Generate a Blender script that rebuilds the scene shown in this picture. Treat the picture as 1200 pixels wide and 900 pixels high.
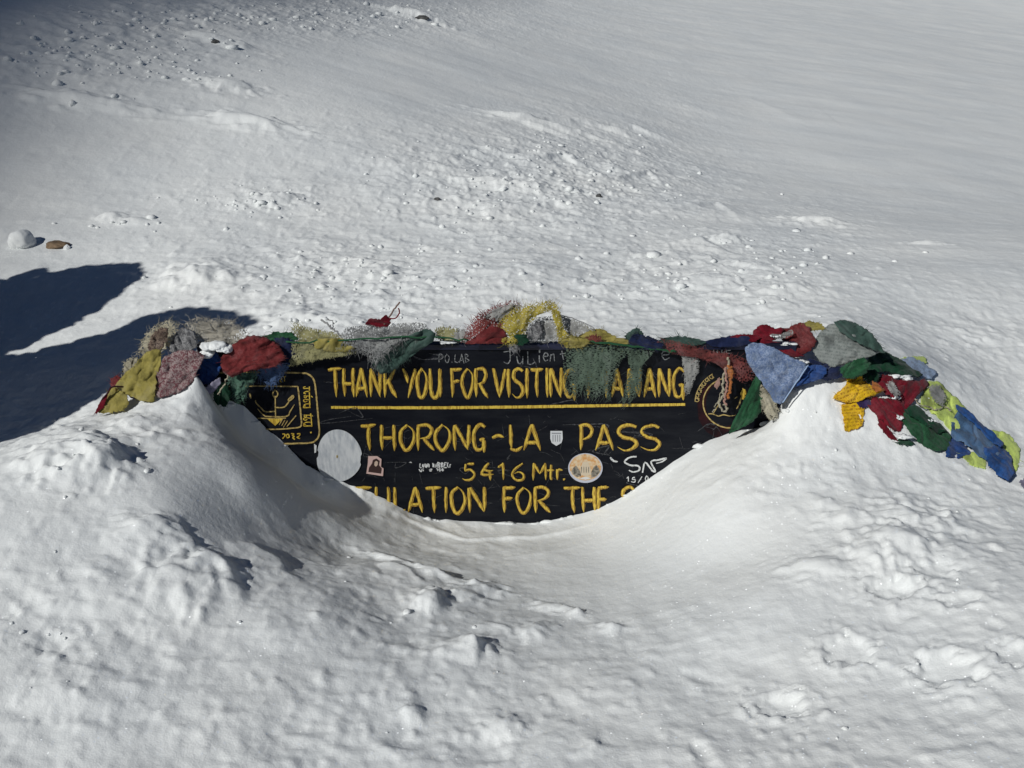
import bpy, math, random
import numpy as np
from mathutils import Vector

for _o in list(bpy.data.objects):
    bpy.data.objects.remove(_o)
C = bpy.context.scene.collection
random.seed(5)

# ------------------------------------------------------------------ camera
CAM = np.array((0.0, -3.9, 2.5))
PITCH = math.radians(30)
FPX = 1177.0                      # focal length in units of the 1200 px wide picture
cd = bpy.data.cameras.new('camera')
cam = bpy.data.objects.new('camera', cd); C.objects.link(cam)
cam.location = CAM; cam.rotation_euler = (math.radians(90) - PITCH, 0, 0)
cd.sensor_width = 36; cd.lens = 36 * FPX / 1200; cd.clip_start = 0.05; cd.clip_end = 9000
bpy.context.scene.camera = cam

# ------------------------------------------------------------------ light
SUN_EL = math.radians(41)
SH = np.array((0.75, 0.66)); SH = SH / np.linalg.norm(SH)     # ground direction in which shadows fall
w = bpy.data.worlds.new('World'); bpy.context.scene.world = w; w.use_nodes = True
wn = w.node_tree; bg = wn.nodes['Background']
sky = wn.nodes.new('ShaderNodeTexSky'); sky.sky_type = 'NISHITA'; sky.sun_disc = False
sky.sun_elevation = SUN_EL; sky.altitude = 5400; sky.air_density = 1.0; sky.dust_density = 0.2; sky.ozone_density = 3.0
sky.sun_rotation = math.atan2(-SH[0], -SH[1])
wn.links.new(sky.outputs[0], bg.inputs[0]); bg.inputs[1].default_value = 0.05
sd = bpy.data.lights.new('sun', 'SUN'); sd.energy = 4.7; sd.angle = math.radians(0.6); sd.color = (1.0, 0.99, 0.96)
sun = bpy.data.objects.new('sun', sd); C.objects.link(sun)
sdir = Vector((SH[0] * math.cos(SUN_EL), SH[1] * math.cos(SUN_EL), -math.sin(SUN_EL)))
sun.rotation_euler = sdir.to_track_quat('-Z', 'Y').to_euler(); sun.location = (-6, -6, 8)
sc = bpy.context.scene
sc.view_settings.view_transform = 'Standard'; sc.view_settings.look = 'None'
sc.view_settings.exposure = -0.56; sc.view_settings.gamma = 1.0

# ------------------------------------------------------------------ geometry of the view (used to survey the place from the photograph)
cP, sP = math.cos(PITCH), math.sin(PITCH)
def T(py):
    b = (np.asarray(py, float) - 450) / FPX
    return (sP + b * cP) / (cP - b * sP)
def PT(px, py, y):
    """world point that stands at depth y and is seen at px,py"""
    b = (py - 450) / FPX
    t = (y - CAM[1]) / (cP - b * sP)
    return np.array((t * (px - 600) / FPX, y, CAM[2] - t * (sP + b * cP)))
def project(x, y, z):
    dy = y - CAM[1]; dz = z - CAM[2]
    dep = dy * cP - dz * sP
    dep = np.where(dep < 0.05, 0.05, dep)
    return 600 + FPX * x / dep, 450 - FPX * (dy * sP + dz * cP) / dep

# ------------------------------------------------------------------ noise
_rng = np.random.RandomState(11)
_perm = _rng.permutation(1024)
_ang = _rng.rand(1024) * 2 * math.pi
_gx, _gy = np.cos(_ang), np.sin(_ang)
def perlin(x, y, seed=0):
    xi = np.floor(x).astype(np.int64); yi = np.floor(y).astype(np.int64)
    xf = x - xi; yf = y - yi
    u = xf * xf * xf * (xf * (xf * 6 - 15) + 10); v = yf * yf * yf * (yf * (yf * 6 - 15) + 10)
    def g(ix, iy, dx, dy):
        h = _perm[(_perm[(ix + seed * 37) & 1023] + iy) & 1023]
        return _gx[h] * dx + _gy[h] * dy
    a = g(xi, yi, xf, yf); b = g(xi + 1, yi, xf - 1, yf)
    c = g(xi, yi + 1, xf, yf - 1); d = g(xi + 1, yi + 1, xf - 1, yf - 1)
    return (a + u * (b - a)) + v * ((c + u * (d - c)) - (a + u * (b - a)))
def fbm(x, y, f, n, seed=0, gain=0.5, ridge=False):
    s = 0; a = 1
    for i in range(n):
        p = perlin(x * f, y * f, seed + i)
        s = s + a * ((0.5 - np.abs(p) * 2) if ridge else p)
        a *= gain; f *= 2.03
    return s
def sstep(a, b, x):
    t = np.clip((x - a) / (b - a), 0, 1); return t * t * (3 - 2 * t)

# ------------------------------------------------------------------ terrain: survey points -> thin plate surface
CTL = [ # px, py, depth y
 (0,900,-1.98),(200,900,-1.95),(400,900,-1.90),(600,900,-1.88),(800,900,-1.93),(1000,900,-1.98),(1200,900,-2.05),
 (0,800,-1.70),(150,800,-1.66),(300,800,-1.60),(450,800,-1.55),(600,800,-1.50),(760,800,-1.50),(900,800,-1.56),(1050,800,-1.62),(1200,800,-1.70),
 (0,700,-1.38),(130,700,-1.33),(260,690,-1.20),(380,700,-1.14),(440,720,-1.14),(520,740,-1.20),(600,740,-1.15),(720,720,-1.02),(900,700,-1.15),(1050,700,-1.22),(1200,700,-1.3),
 (0,600,-1.02),(100,600,-0.98),(200,590,-0.88),(240,540,-0.56),(0,532,-0.60),(80,502,-0.40),(150,488,-0.30),(190,479,-0.24),(213,472,-0.20),(234,456,-0.14),
 (238,480,-0.20),(276,520,-0.27),(320,550,-0.28),(352,572,-0.26),
 (262,565,-0.63),(290,568,-0.58),(300,612,-0.72),(335,640,-0.76),(368,652,-0.76),
 (325,585,-0.53),(348,600,-0.51),(362,625,-0.58),(400,615,-0.41),(450,635,-0.38),(400,640,-0.54),(500,642,-0.30),(560,640,-0.26),(470,650,-0.5),
 (430,664,-0.78),(500,684,-0.82),(550,700,-0.90),(620,690,-0.74),(660,650,-0.40),
 (262,474,-0.0),(290,490,-0.0),(330,528,-0.0),(380,567,-0.0),(420,581,-0.0),(480,603,-0.0),(540,612,-0.0),(620,613,-0.0),(665,606,-0.0),(700,597,-0.0),(760,562,-0.0),(830,517,-0.0),(870,505,-0.0),(905,490,-0.0),
 (266,492,-0.04),(298,524,-0.065),(343,562,-0.07),(480,612,-0.08),(600,622,-0.09),(690,612,-0.08),(770,572,-0.10),(840,530,-0.13),
 (700,650,-0.42),(780,620,-0.45),(760,680,-0.78),(850,580,-0.46),(850,660,-0.82),(930,560,-0.44),(905,505,-0.15),(950,470,-0.10),(1000,500,-0.18),(940,620,-0.76),(1040,620,-0.80),
 (925,462,-0.04),(955,442,-0.01),(1000,434,0.04),(1060,450,0.03),(1100,500,-0.08),(1190,560,-0.33),(1200,640,-0.92),(1150,470,0.18),(1200,500,0.10),(1050,410,0.28),(950,400,0.30),
]
WCTL = [ # world x, y, z just behind and around the board
 (-0.9,0.12,0.18),(-0.4,0.10,0.20),(0.2,0.10,0.22),(0.8,0.12,0.24),(-1.2,0.16,0.12),(-1.6,0.15,0.02),(-2.1,0.05,-0.03),(-2.6,0.0,-0.04),(-1.3,0.5,0.08),(-2.2,0.6,0.0),
 (-0.6,0.6,0.12),(0.3,0.6,0.13),(1.2,0.7,0.12),(2.2,0.7,0.08),(-3.2,0.3,0.0),(-2.9,-0.6,0.15),(-3.2,-1.6,0.3),(2.9,-0.2,0.0),(3.2,-1.5,0.15),
 (-1.6,1.5,0.08),(0.0,1.6,0.11),(1.7,1.6,0.08),(-3.2,1.8,0.06),(3.4,1.8,-0.02),
 (0,-3.2,0.5),(0,-4.5,0.8),(-2,-3.2,0.5),(2,-3.2,0.45),(-3,-5,1.0),(3,-5,0.9),(0,-9,1.2),(-8,-8,1.5),(8,-8,0.8),(-10,0,1.0),(10,0,-0.6),
]
def far_z(x, y):
    """the slope behind falls gently away and to the right"""
    k = min(max((y - 1.8) / 4.0, 0), 1); xr = x if x < 2 else 2 + (x - 2) * 0.45
    return -0.26 * xr * k - 0.05 * max(y - 1.5, 0) + 0.02
for _y in (2.4, 3.6, 5, 7, 10, 14, 19, 26):
    for _f in (-1.3, -0.95, -0.75, -0.55, -0.35, -0.15, 0.1, 0.35, 0.6, 1.0):
        _x = _f * (_y + 3.9) * 0.6
        WCTL.append((_x, _y, far_z(_x, _y)))
def warp(x, y):      # compress the far field so that one spline serves near and far
    r = np.hypot(x, y + 0.8); k = np.where(r > 2, (2 + 2.2 * np.log(np.maximum(r, 2) / 2)) / np.maximum(r, 1e-6), 1)
    return x * k, (y + 0.8) * k
def _U(r2): return 0.5 * r2 * np.log(r2 + 1e-12)
def spline(P0, lam):
    wx, wy = warp(P0[:, 0], P0[:, 1]); n_ = len(P0)
    A_ = np.zeros((n_ + 3, n_ + 3))
    A_[:n_, :n_] = _U((wx[:, None] - wx) ** 2 + (wy[:, None] - wy) ** 2) + np.eye(n_) * lam
    A_[:n_, n_] = 1; A_[:n_, n_ + 1] = wx; A_[:n_, n_ + 2] = wy; A_[n_:, :n_] = A_[:n_, n_:].T
    W_ = np.linalg.solve(A_, np.concatenate([P0[:, 2], [0, 0, 0]]))
    def f(x, y):
        X, Y = warp(x, y); z = W_[n_] + W_[n_ + 1] * X + W_[n_ + 2] * Y
        for i in range(n_):
            z = z + W_[i] * _U((X - wx[i]) ** 2 + (Y - wy[i]) ** 2)
        return z
    return f
_C = [PT(*c) for c in CTL]; _Wp = [np.array(c, float) for c in WCTL]
front = spline(np.array(_C + [p for p in _Wp if not (abs(p[0]) < 1.7 and 0 < p[1] < 0.9)]), 6e-5)
back_ = spline(np.array([p for p, c in zip(_C, CTL) if (c[0] < 235 or c[0] > 925 or c[1] > 690)] + _Wp), 6e-5)
def base_height(x, y):
    x = np.asarray(x, float); y = np.asarray(y, float); sh = x.shape; x = x.ravel(); y = y.ravel()
    z = np.empty_like(x)
    side = sstep(1.12, 1.9, np.abs(x + 0.05)); wd = 0.035 + 0.7 * side; c0 = 0.03 - 0.2 * side
    t = sstep(c0, c0 + wd, y)
    mf = t < 1; mb = t > 0
    zf = np.zeros_like(x); zb = np.zeros_like(x)
    zf[mf] = front(x[mf], y[mf]); zb[mb] = back_(x[mb], y[mb])
    z = zf * (1 - t) + zb * t
    far = sstep(24, 60, np.hypot(x, y))
    z = z * (1 - far) + far * (-2.0 - 0.03 * x + 0.004 * np.abs(y))
    return z.reshape(sh)

def clods(x, y, f, seed, prob):
    x = x * f; y = y * f
    x = x + 0.35 * perlin(x * 1.9, y * 1.9, seed) + 0.12 * perlin(x * 6, y * 6, seed + 3); y = y + 0.35 * perlin(x * 1.9 + 9, y * 1.9, seed + 1) + 0.12 * perlin(x * 6, y * 6, seed + 4)
    xi = np.floor(x).astype(np.int64); yi = np.floor(y).astype(np.int64); out = np.zeros_like(x)
    for a in (-1, 0, 1):
        for b in (-1, 0, 1):
            h = _perm[(_perm[(xi + a + seed * 31) & 1023] + yi + b) & 1023]; h2 = _perm[(h + 331) & 1023]; h3 = _perm[(h + 617) & 1023]; h4 = _perm[(h + 83) & 1023]
            cx = xi + a + h / 1024; cy = yi + b + h2 / 1024; r = 0.22 + 0.5 * (h3 / 1024) ** 1.6; on = h4 / 1024 < prob
            u = (x - cx) / r; v = (y - cy) / r; t = 0.5 * (h2 / 1024 - 0.5)
            d = np.hypot(u, v); val = r * np.clip(1 - d ** 3, 0, 1) * (0.75 + t * u + 0.3 * v)
            out = np.maximum(out, np.where(on, val, 0))
    return out
# regions of rough snow: px, py, rx, ry, strength      (read off the photograph, turned into real relief)
ROUGH = [(640,215,190,60,1.0),(430,330,230,50,0.8),(800,330,200,60,0.7),(120,60,150,50,0.8),(300,20,260,25,0.9),(330,235,120,30,0.45),
 (560,150,260,50,0.35),(90,540,90,60,1.0),(80,780,170,120,0.8),(420,720,200,80,0.55),(500,850,260,90,0.75),(1090,650,110,90,0.95),
 (1010,480,120,70,0.7),(950,560,90,80,0.7),(880,640,90,50,0.3),(300,820,250,110,0.5),(900,860,170,60,0.6),(200,500,60,30,0.8),(262,490,22,30,0.7),(120,60,10,10,0.1),(1120,850,120,60,0.6),(730,780,120,60,0.4),(950,260,90,40,0.4),(1150,400,90,60,0.4)]
SMOOTH = [(720,650,120,60),(220,590,80,55),(310,560,70,60),(1000,150,220,110),(850,640,110,50),(480,100,280,60)]
# single features: px, py, rx, ry (metres across x, y), height, sharpness, turn
FEAT = [
 (95,530,0.14,0.10,0.060,3,0.3),(62,545,0.10,0.07,0.05,3,-0.2),(128,545,0.07,0.06,0.06,4,0.2),(100,560,0.10,0.06,0.05,3,0.5),(160,500,0.08,0.05,0.035,3,0),
 (215,690,0.10,0.11,0.055,3,0.5),(200,640,0.10,0.05,0.028,3,0.2),(180,622,0.10,0.035,0.03,3,0.1),(262,670,0.08,0.05,0.035,3,-0.4),(150,700,0.22,0.09,0.035,2,0.1),
 (234,457,0.030,0.035,0.055,2,0.2),(218,470,0.04,0.04,0.02,3,0.0),
 (235,325,0.17,0.10,0.07,2,-0.1),(205,333,0.12,0.06,0.03,2,0.1),(420,310,0.20,0.05,0.035,3,0.1),(345,372,0.12,0.08,0.05,2,0.2),(395,375,0.11,0.06,0.045,3,-0.2),(330,235,0.11,0.07,0.06,3,0.1),(308,240,0.10,0.08,0.06,3,-0.2),
 (570,692,0.07,0.05,0.04,3,0.2),(545,700,0.06,0.06,0.03,3,0.6),(500,672,0.09,0.035,0.04,4,-0.5),(455,655,0.09,0.03,0.03,4,-0.4),(505,710,0.05,0.07,0.045,4,-0.4),
 (645,715,0.055,0.035,0.025,3,-0.5),(678,722,0.03,0.02,0.02,3,0),(718,738,0.04,0.025,0.025,3,0.1),(560,760,0.05,0.05,0.035,4,-0.5),(540,765,0.09,0.06,0.03,3,0.3),
 (620,745,0.05,0.05,0.02,3,0.4),(635,740,0.05,0.04,0.02,3,0.3),(590,855,0.05,0.04,0.03,4,0),(485,838,0.04,0.03,0.02,4,0),(470,760,0.05,0.03,0.02,3,0),
 (615,222,0.35,0.09,0.07,3,0.05),(640,150,0.45,0.12,0.09,2,0.0),(720,155,0.35,0.10,0.06,3,0.0),(850,283,0.10,0.07,0.06,3,0.2),(955,262,0.18,0.08,0.06,3,0.0),(1090,285,0.12,0.05,0.03,3,0.0),
 (130,258,0.07,0.05,0.05,3,0),(160,262,0.09,0.04,0.03,3,0),(100,120,0.35,0.10,0.08,3,0),(290,145,0.3,0.1,0.09,3,0),(270,105,0.2,0.1,0.08,3,0.1),(260,50,0.3,0.1,0.08,3,0),(490,22,0.35,0.15,0.14,3,0),
 (1050,640,0.10,0.10,0.06,3,0.2),(1070,610,0.12,0.08,0.05,3,-0.2),(1020,655,0.04,0.10,0.03,3,0.2),(960,665,0.10,0.06,0.035,2,-0.2),(985,610,0.08,0.03,0.02,2,0.2),
 # footprints and hollows
 (1048,690,0.075,0.05,-0.055,4,-0.1),(990,768,0.07,0.06,-0.05,4,0.3),(1110,788,0.085,0.065,-0.06,4,-0.1),(915,828,0.075,0.05,-0.05,4,0.1),(1125,705,0.06,0.03,-0.03,4,0.1),(1095,668,0.07,0.05,-0.04,3,0.3),
 (1185,770,0.05,0.06,-0.04,3,0.2),(1165,735,0.03,0.03,-0.02,3,0),(826,890,0.025,0.09,-0.018,3,0.2),(878,830,0.02,0.06,-0.012,3,0.1),(1080,600,0.09,0.06,-0.03,3,0.3),(830,800,0.03,0.09,-0.012,3,0.8),
 (560,880,0.10,0.06,-0.02,2,0.3),(350,850,0.12,0.07,-0.02,2,0.3),
 (60,755,0.05,0.04,-0.03,3,0),(5,720,0.04,0.03,-0.03,3,0),
]
def hit_base(px, py):
    b = (py - 450) / FPX; a = (px - 600) / FPX
    ts = np.concatenate([np.linspace(1.8, 9, 400), np.linspace(9.1, 60, 500)])
    X = a * ts; Y = CAM[1] + (cP - b * sP) * ts; Z = CAM[2] - (sP + b * cP) * ts
    d = Z - base_height(X, Y)
    i = int(np.argmax(d < 0)) if (d < 0).any() else len(ts) - 1
    return X[i], Y[i]
FE = [hit_base(f[0], f[1]) + tuple(f[2:]) for f in FEAT]

SCARP = [ # polyline in the photograph, height, width of gentle side, width of steep side
 ([(240,482),(276,518),(320,549),(352,573),(385,592),(430,606)], 0.016, 0.08, 0.022),
 ([(296,578),(303,605),(325,630),(366,648),(430,652)], 0.008, 0.12, 0.03),
 ([(400,668),(440,662),(475,668),(510,680),(548,688),(570,700)], 0.045, 0.12, 0.024),
 ([(455,664),(480,676),(498,690)], 0.022, 0.06, 0.018),
 ([(508,694),(514,706),(508,722)], 0.03, 0.07, 0.015),
 ([(540,750),(556,762),(556,780)], 0.03, 0.08, 0.015),
 ([(440,596),(470,606),(500,620),(545,634),(600,631),(655,626),(700,612)][::1], 0.016, 0.05, 0.012),
 ([(470,632),(520,648),(580,655),(640,648),(700,630)], 0.008, 0.09, 0.02),
 ([(225,660),(256,668),(276,690),(279,716)], 0.035, 0.12, 0.018),
 ([(262,640),(300,645),(330,662),(341,682)], 0.030, 0.14, 0.02),
 ([(120,640),(160,625),(205,612),(214,628)], 0.025, 0.06, 0.02),
 ([(60,510),(100,512),(128,528),(145,552),(150,570)], 0.022, 0.09, 0.02),
 ([(96,520),(118,545),(118,565)], 0.025, 0.05, 0.02),
 ([(160,488),(200,482),(225,470)], 0.012, 0.05, 0.015),
 ([(560,730),(590,738),(598,750)], 0.02, 0.05, 0.015), ([(610,748),(628,742),(640,758)], 0.016, 0.05, 0.014), ([(690,735),(716,736),(724,746)], 0.018, 0.05, 0.014),
 ([(650,714),(678,720),(686,728)], 0.018, 0.05, 0.014), ([(470,842),(490,835),(496,848)], 0.016, 0.05, 0.014), ([(680,870),(694,876),(696,892)], 0.018, 0.06, 0.014),
 ([(800,720),(830,745),(855,765)], 0.014, 0.10, 0.03), ([(930,585),(990,600),(1005,640)], 0.014, 0.10, 0.03),
 ([(860,300),(820,285),(760,290)], 0.03, 0.10, 0.03), ([(560,150),(640,142),(740,150),(800,172)], 0.05, 0.25, 0.05), ([(440,205),(500,198),(560,205)], 0.04, 0.15, 0.04),
 ([(610,190),(660,182),(680,196)], 0.04, 0.12, 0.03), ([(590,250),(650,238),(690,252)], 0.03, 0.12, 0.03), ([(700,215),(760,205),(780,220)], 0.04, 0.12, 0.03), ([(780,250),(840,240),(870,262)], 0.03, 0.12, 0.03),
 ([(200,318),(250,312),(275,330)], 0.04, 0.14, 0.03), ([(330,312),(400,302),(470,310)], 0.03, 0.14, 0.03), ([(870,110),(910,130),(950,150)], 0.02, 0.4, 0.15), ([(160,120),(230,112),(290,122)], 0.02, 0.2, 0.06),
]
SCARP = [(p[::-1] if (i < 20 and i not in (6, 7)) else p, h, a, b) for i, (p, h, a, b) in enumerate(SCARP)]
SCL = [(np.array([hit_base(*q) for q in pts]), h, a, b) for pts, h, a, b in SCARP]

def height(x, y):
    z = base_height(x, y)
    px, py = project(x, y, z)
    dist = np.hypot(x - CAM[0], y - CAM[1])
    inf = sstep(0.35, 0.9, dist) 
    near = 1 - sstep(30, 80, np.hypot(x, y))
    m = np.zeros_like(z)
    for (a, b, rx, ry, s) in ROUGH:
        m = np.maximum(m, s * np.exp(-(((px - a) / rx) ** 2 + ((py - b) / ry) ** 2) * 0.8))
    sm = np.ones_like(z)
    for (a, b, rx, ry) in SMOOTH:
        sm = np.minimum(sm, 1 - 0.8 * np.exp(-(((px - a) / rx) ** 2 + ((py - b) / ry) ** 2)))
    back = sstep(0.25, 0.8, y)
    # wind-packed surface: long low forms stretched across the slope behind the board
    z = z + back * near * (0.035 * fbm(x * 0.5, y, 0.7, 3, 3) + 0.016 * (0.35 + m) * fbm(x * 0.45, y, 3.0, 4, 9))
    z = z + (1 - back) * near * sm * (0.020 * fbm(x * 0.9, y, 2.2, 2, 181) + 0.006 * fbm(x, y, 6.5, 2, 185, 0.5, True))
    # wind-plastered wedge leaning on the board
    z = z + sstep(-1.42, -1.22, x) * (1 - sstep(-0.72, -0.42, x)) * np.where(y < 0.04, np.exp(-np.maximum(-y, 0) / 0.085), 0) * (0.055 + 0.03 * fbm(x, y * 0.6, 11.0, 3, 190))
    # clods and crust
    lum = fbm(x + 0.05 * perlin(x * 6, y * 6, 60), y, 5.0, 4, 21, 0.55)
    z = z + sm * near * (0.004 + 0.010 * m) * np.maximum(lum - 0.05, -0.2) * (1 + 0.8 * back)
    rd = fbm(x * 0.7, y, 7.0, 4, 33, 0.5, True)
    z = z + sm * near * m * 0.006 * (rd - 0.2) * (1 + 0.8 * back)
    cl = np.maximum(fbm(x, y, 14.0, 3, 41, 0.6) - 0.16, 0)
    z = z + sm * near * (0.003 + 0.022 * m) * cl * (1 + 0.5 * back)
    sel = (m > 0.12)
    if sel.sum() > 50:
        xs, ys, k = x[sel] * 0.72, y[sel], (sstep(0.12, 0.7, m) * sm * near)[sel]
        bk = 1 + 0.9 * back[sel]
        z[sel] += k * (0.021 * bk * clods(xs, ys, 4.2, 140, 0.42) + 0.013 * bk * clods(xs, ys, 9.0, 150, 0.45) + 0.008 * clods(xs, ys, 20.0, 160, 0.4))
    z = z + near * (0.0016 * sm + 0.0006) * fbm(x, y, 22.0, 2, 50, 0.6) * (0.5 + m)
    for (fx, fy, rx, ry, h, p, tn) in FE:
        sel = (np.abs(x - fx) < 3.5 * max(rx, ry)) & (np.abs(y - fy) < 3.5 * max(rx, ry))
        if not sel.any(): continue
        dx = x[sel] - fx; dy = y[sel] - fy
        c_, s_ = math.cos(tn), math.sin(tn)
        u = (dx * c_ + dy * s_) / rx; v = (-dx * s_ + dy * c_) / ry
        r = np.hypot(u, v) * (1 + 0.7 * perlin(dx / rx * 1.6 + fx * 9, dy / ry * 1.6 + fy * 7, 70) + 0.25 * perlin(dx / rx * 4 + fx * 9, dy / ry * 4 + fy * 7, 73))
        bump = (0.8 if h > 0 else 1) * h * np.exp(-(r ** (p if h < 0 else 2.2)) * 0.9)
        if h < 0: bump = 0.42 * bump + (-h) * 0.16 * np.exp(-((r - 1.35) / 0.35) ** 2)
        z[sel] += bump
    # crests, lips and wind ledges: steep on the right hand side of the line as it runs
    for P_, h, wl_, wr_ in SCL:
        lo = P_.min(0) - 0.45; hi = P_.max(0) + 0.45
        sel = (x > lo[0]) & (x < hi[0]) & (y > lo[1]) & (y < hi[1])
        X = x[sel] + 0.022 * perlin(x[sel] * 9, y[sel] * 9, 170) + 0.007 * perlin(x[sel] * 31, y[sel] * 31, 171); Y = y[sel] + 0.022 * perlin(x[sel] * 9, y[sel] * 9, 172) + 0.007 * perlin(x[sel] * 31, y[sel] * 31, 173)
        best = np.full(X.shape, 9.0); sg = np.ones_like(X); tt = np.zeros_like(X); n = len(P_) - 1
        for i in range(n):
            a, b = P_[i], P_[i + 1]; ab = b - a; L2 = ab @ ab
            t = np.clip(((X - a[0]) * ab[0] + (Y - a[1]) * ab[1]) / L2, 0, 1)
            dx = X - a[0] - t * ab[0]; dy = Y - a[1] - t * ab[1]; d = np.hypot(dx, dy); up = d < best
            best = np.where(up, d, best); sg = np.where(up, np.sign(ab[0] * dy - ab[1] * dx), sg); tt = np.where(up, (i + t) / n, tt)
        env = np.sin(np.pi * np.clip(tt, 0.001, 0.999)) ** 0.6
        z[sel] += h * env * np.where(sg > 0, np.exp(-best / wl_), np.exp(-(best / (wr_ * 1.35)) ** 1.6)) * 0.85
    return z
def graded():
    xs = list(np.arange(0, 2.35, 0.0095)); s = 0.0095
    while xs[-1] < 5000:
        v = xs[-1]
        s = s * 1.006 if v < 14 else s * 1.09
        xs.append(v + s)
    xs = np.array(xs); xs = np.concatenate([-xs[:0:-1], xs])
    ys = list(np.arange(-2.6, 0.9, 0.0095)); s = 0.0095
    while ys[-1] < 5000:
        v = ys[-1]
        s = max(s, min(s * 1.03, 0.0026 * (v + 3.9))) if v < 34 else s * 1.09
        ys.append(v + s)
    dn = []; v = -2.6; s = 0.0095
    while v > -3000:
        s = s * 1.07; v -= s; dn.append(v)
    return xs, np.array(dn[::-1] + ys)

# ------------------------------------------------------------------ materials
def new_mat(name):
    m = bpy.data.materials.new(name); m.use_nodes = True
    nt = m.node_tree; b = nt.nodes['Principled BSDF']
    return m, nt, b
def N(nt, t, **kw):
    n = nt.nodes.new(t)
    for k, v in kw.items():
        if k in n.inputs.keys(): n.inputs[k].default_value = v
        else: setattr(n, k, v)
    return n
def snow_material():
    m, nt, b = new_mat('snow')
    tc = N(nt, 'ShaderNodeTexCoord'); L = nt.links.new
    n1 = N(nt, 'ShaderNodeTexNoise', Scale=1.3, Detail=6.0)
    L(tc.outputs['Object'], n1.inputs['Vector'])
    cr = N(nt, 'ShaderNodeValToRGB')
    cr.color_ramp.elements[0].position = 0.35; cr.color_ramp.elements[0].color = (0.74, 0.765, 0.765, 1)
    cr.color_ramp.elements[1].position = 0.68; cr.color_ramp.elements[1].color = (0.80, 0.815, 0.80, 1)
    L(n1.outputs['Fac'], cr.inputs['Fac']); L(cr.outputs['Color'], b.inputs['Base Color'])
    b.inputs['Roughness'].default_value = 0.75; b.inputs['Specular IOR Level'].default_value = 0.25
    na = N(nt, 'ShaderNodeTexNoise', Scale=38.0, Detail=5.0, Roughness=0.62); L(tc.outputs['Object'], na.inputs['Vector'])
    nb = N(nt, 'ShaderNodeTexNoise', Scale=190.0, Detail=3.0, Roughness=0.6); L(tc.outputs['Object'], nb.inputs['Vector'])
    b1 = N(nt, 'ShaderNodeBump', Strength=0.36, Distance=0.010); b2 = N(nt, 'ShaderNodeBump', Strength=0.30, Distance=0.003)
    L(na.outputs['Fac'], b1.inputs['Height']); L(nb.outputs['Fac'], b2.inputs['Height']); L(b1.outputs['Normal'], b2.inputs['Normal'])
    L(b2.outputs['Normal'], b.inputs['Normal'])
    # sparse ice crystals that catch the sun
    vo = N(nt, 'ShaderNodeTexVoronoi', Scale=150.0); L(tc.outputs['Object'], vo.inputs['Vector'])
    sep = N(nt, 'ShaderNodeSeparateColor'); L(vo.outputs['Color'], sep.inputs['Color'])
    gt = N(nt, 'ShaderNodeMath', operation='GREATER_THAN'); L(sep.outputs['Red'], gt.inputs[0]); gt.inputs[1].default_value = 0.972
    nd = N(nt, 'ShaderNodeMath', operation='LESS_THAN'); L(vo.outputs['Distance'], nd.inputs[0]); nd.inputs[1].default_value = 0.45
    mu = N(nt, 'ShaderNodeMath', operation='MULTIPLY'); L(gt.outputs[0], mu.inputs[0]); L(nd.outputs[0], mu.inputs[1])
    v2 = N(nt, 'ShaderNodeVectorMath', operation='SUBTRACT'); L(vo.outputs['Color'], v2.inputs[0]); v2.inputs[1].default_value = (0.5, 0.5, 0.0)
    geo = N(nt, 'ShaderNodeNewGeometry')
    sc_ = N(nt, 'ShaderNodeVectorMath', operation='SCALE'); L(v2.outputs[0], sc_.inputs[0]); sc_.inputs['Scale'].default_value = 1.6
    v3 = N(nt, 'ShaderNodeVectorMath', operation='ADD'); L(sc_.outputs[0], v3.inputs[0]); L(geo.outputs['Normal'], v3.inputs[1])
    v4 = N(nt, 'ShaderNodeVectorMath', operation='NORMALIZE'); L(v3.outputs[0], v4.inputs[0])
    gl = N(nt, 'ShaderNodeBsdfGlossy', Roughness=0.13); L(v4.outputs[0], gl.inputs['Normal'])
    gc = N(nt, 'ShaderNodeMix', data_type='RGBA'); L(mu.outputs[0], gc.inputs[0]); gc.inputs[6].default_value = (0, 0, 0, 1); gc.inputs[7].default_value = (0.9, 0.9, 0.9, 1)
    L(gc.outputs[2], gl.inputs['Color'])
    mx = N(nt, 'ShaderNodeAddShader'); L(b.outputs[0], mx.inputs[0]); L(gl.outputs[0], mx.inputs[1])
    out = nt.nodes['Material Output']; L(mx.outputs[0], out.inputs['Surface'])
    return m
SNOW = snow_material()

def mesh_obj(name, verts, faces, mat, parent=None, smooth=True):
    me = bpy.data.meshes.new(name); me.from_pydata([tuple(v) for v in verts], [], [tuple(f) for f in faces])
    if smooth: me.polygons.foreach_set('use_smooth', [True] * len(me.polygons))
    o = bpy.data.objects.new(name, me); C.objects.link(o)
    if mat: me.materials.append(mat)
    if parent: o.parent = parent
    me.update()
    return o

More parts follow.
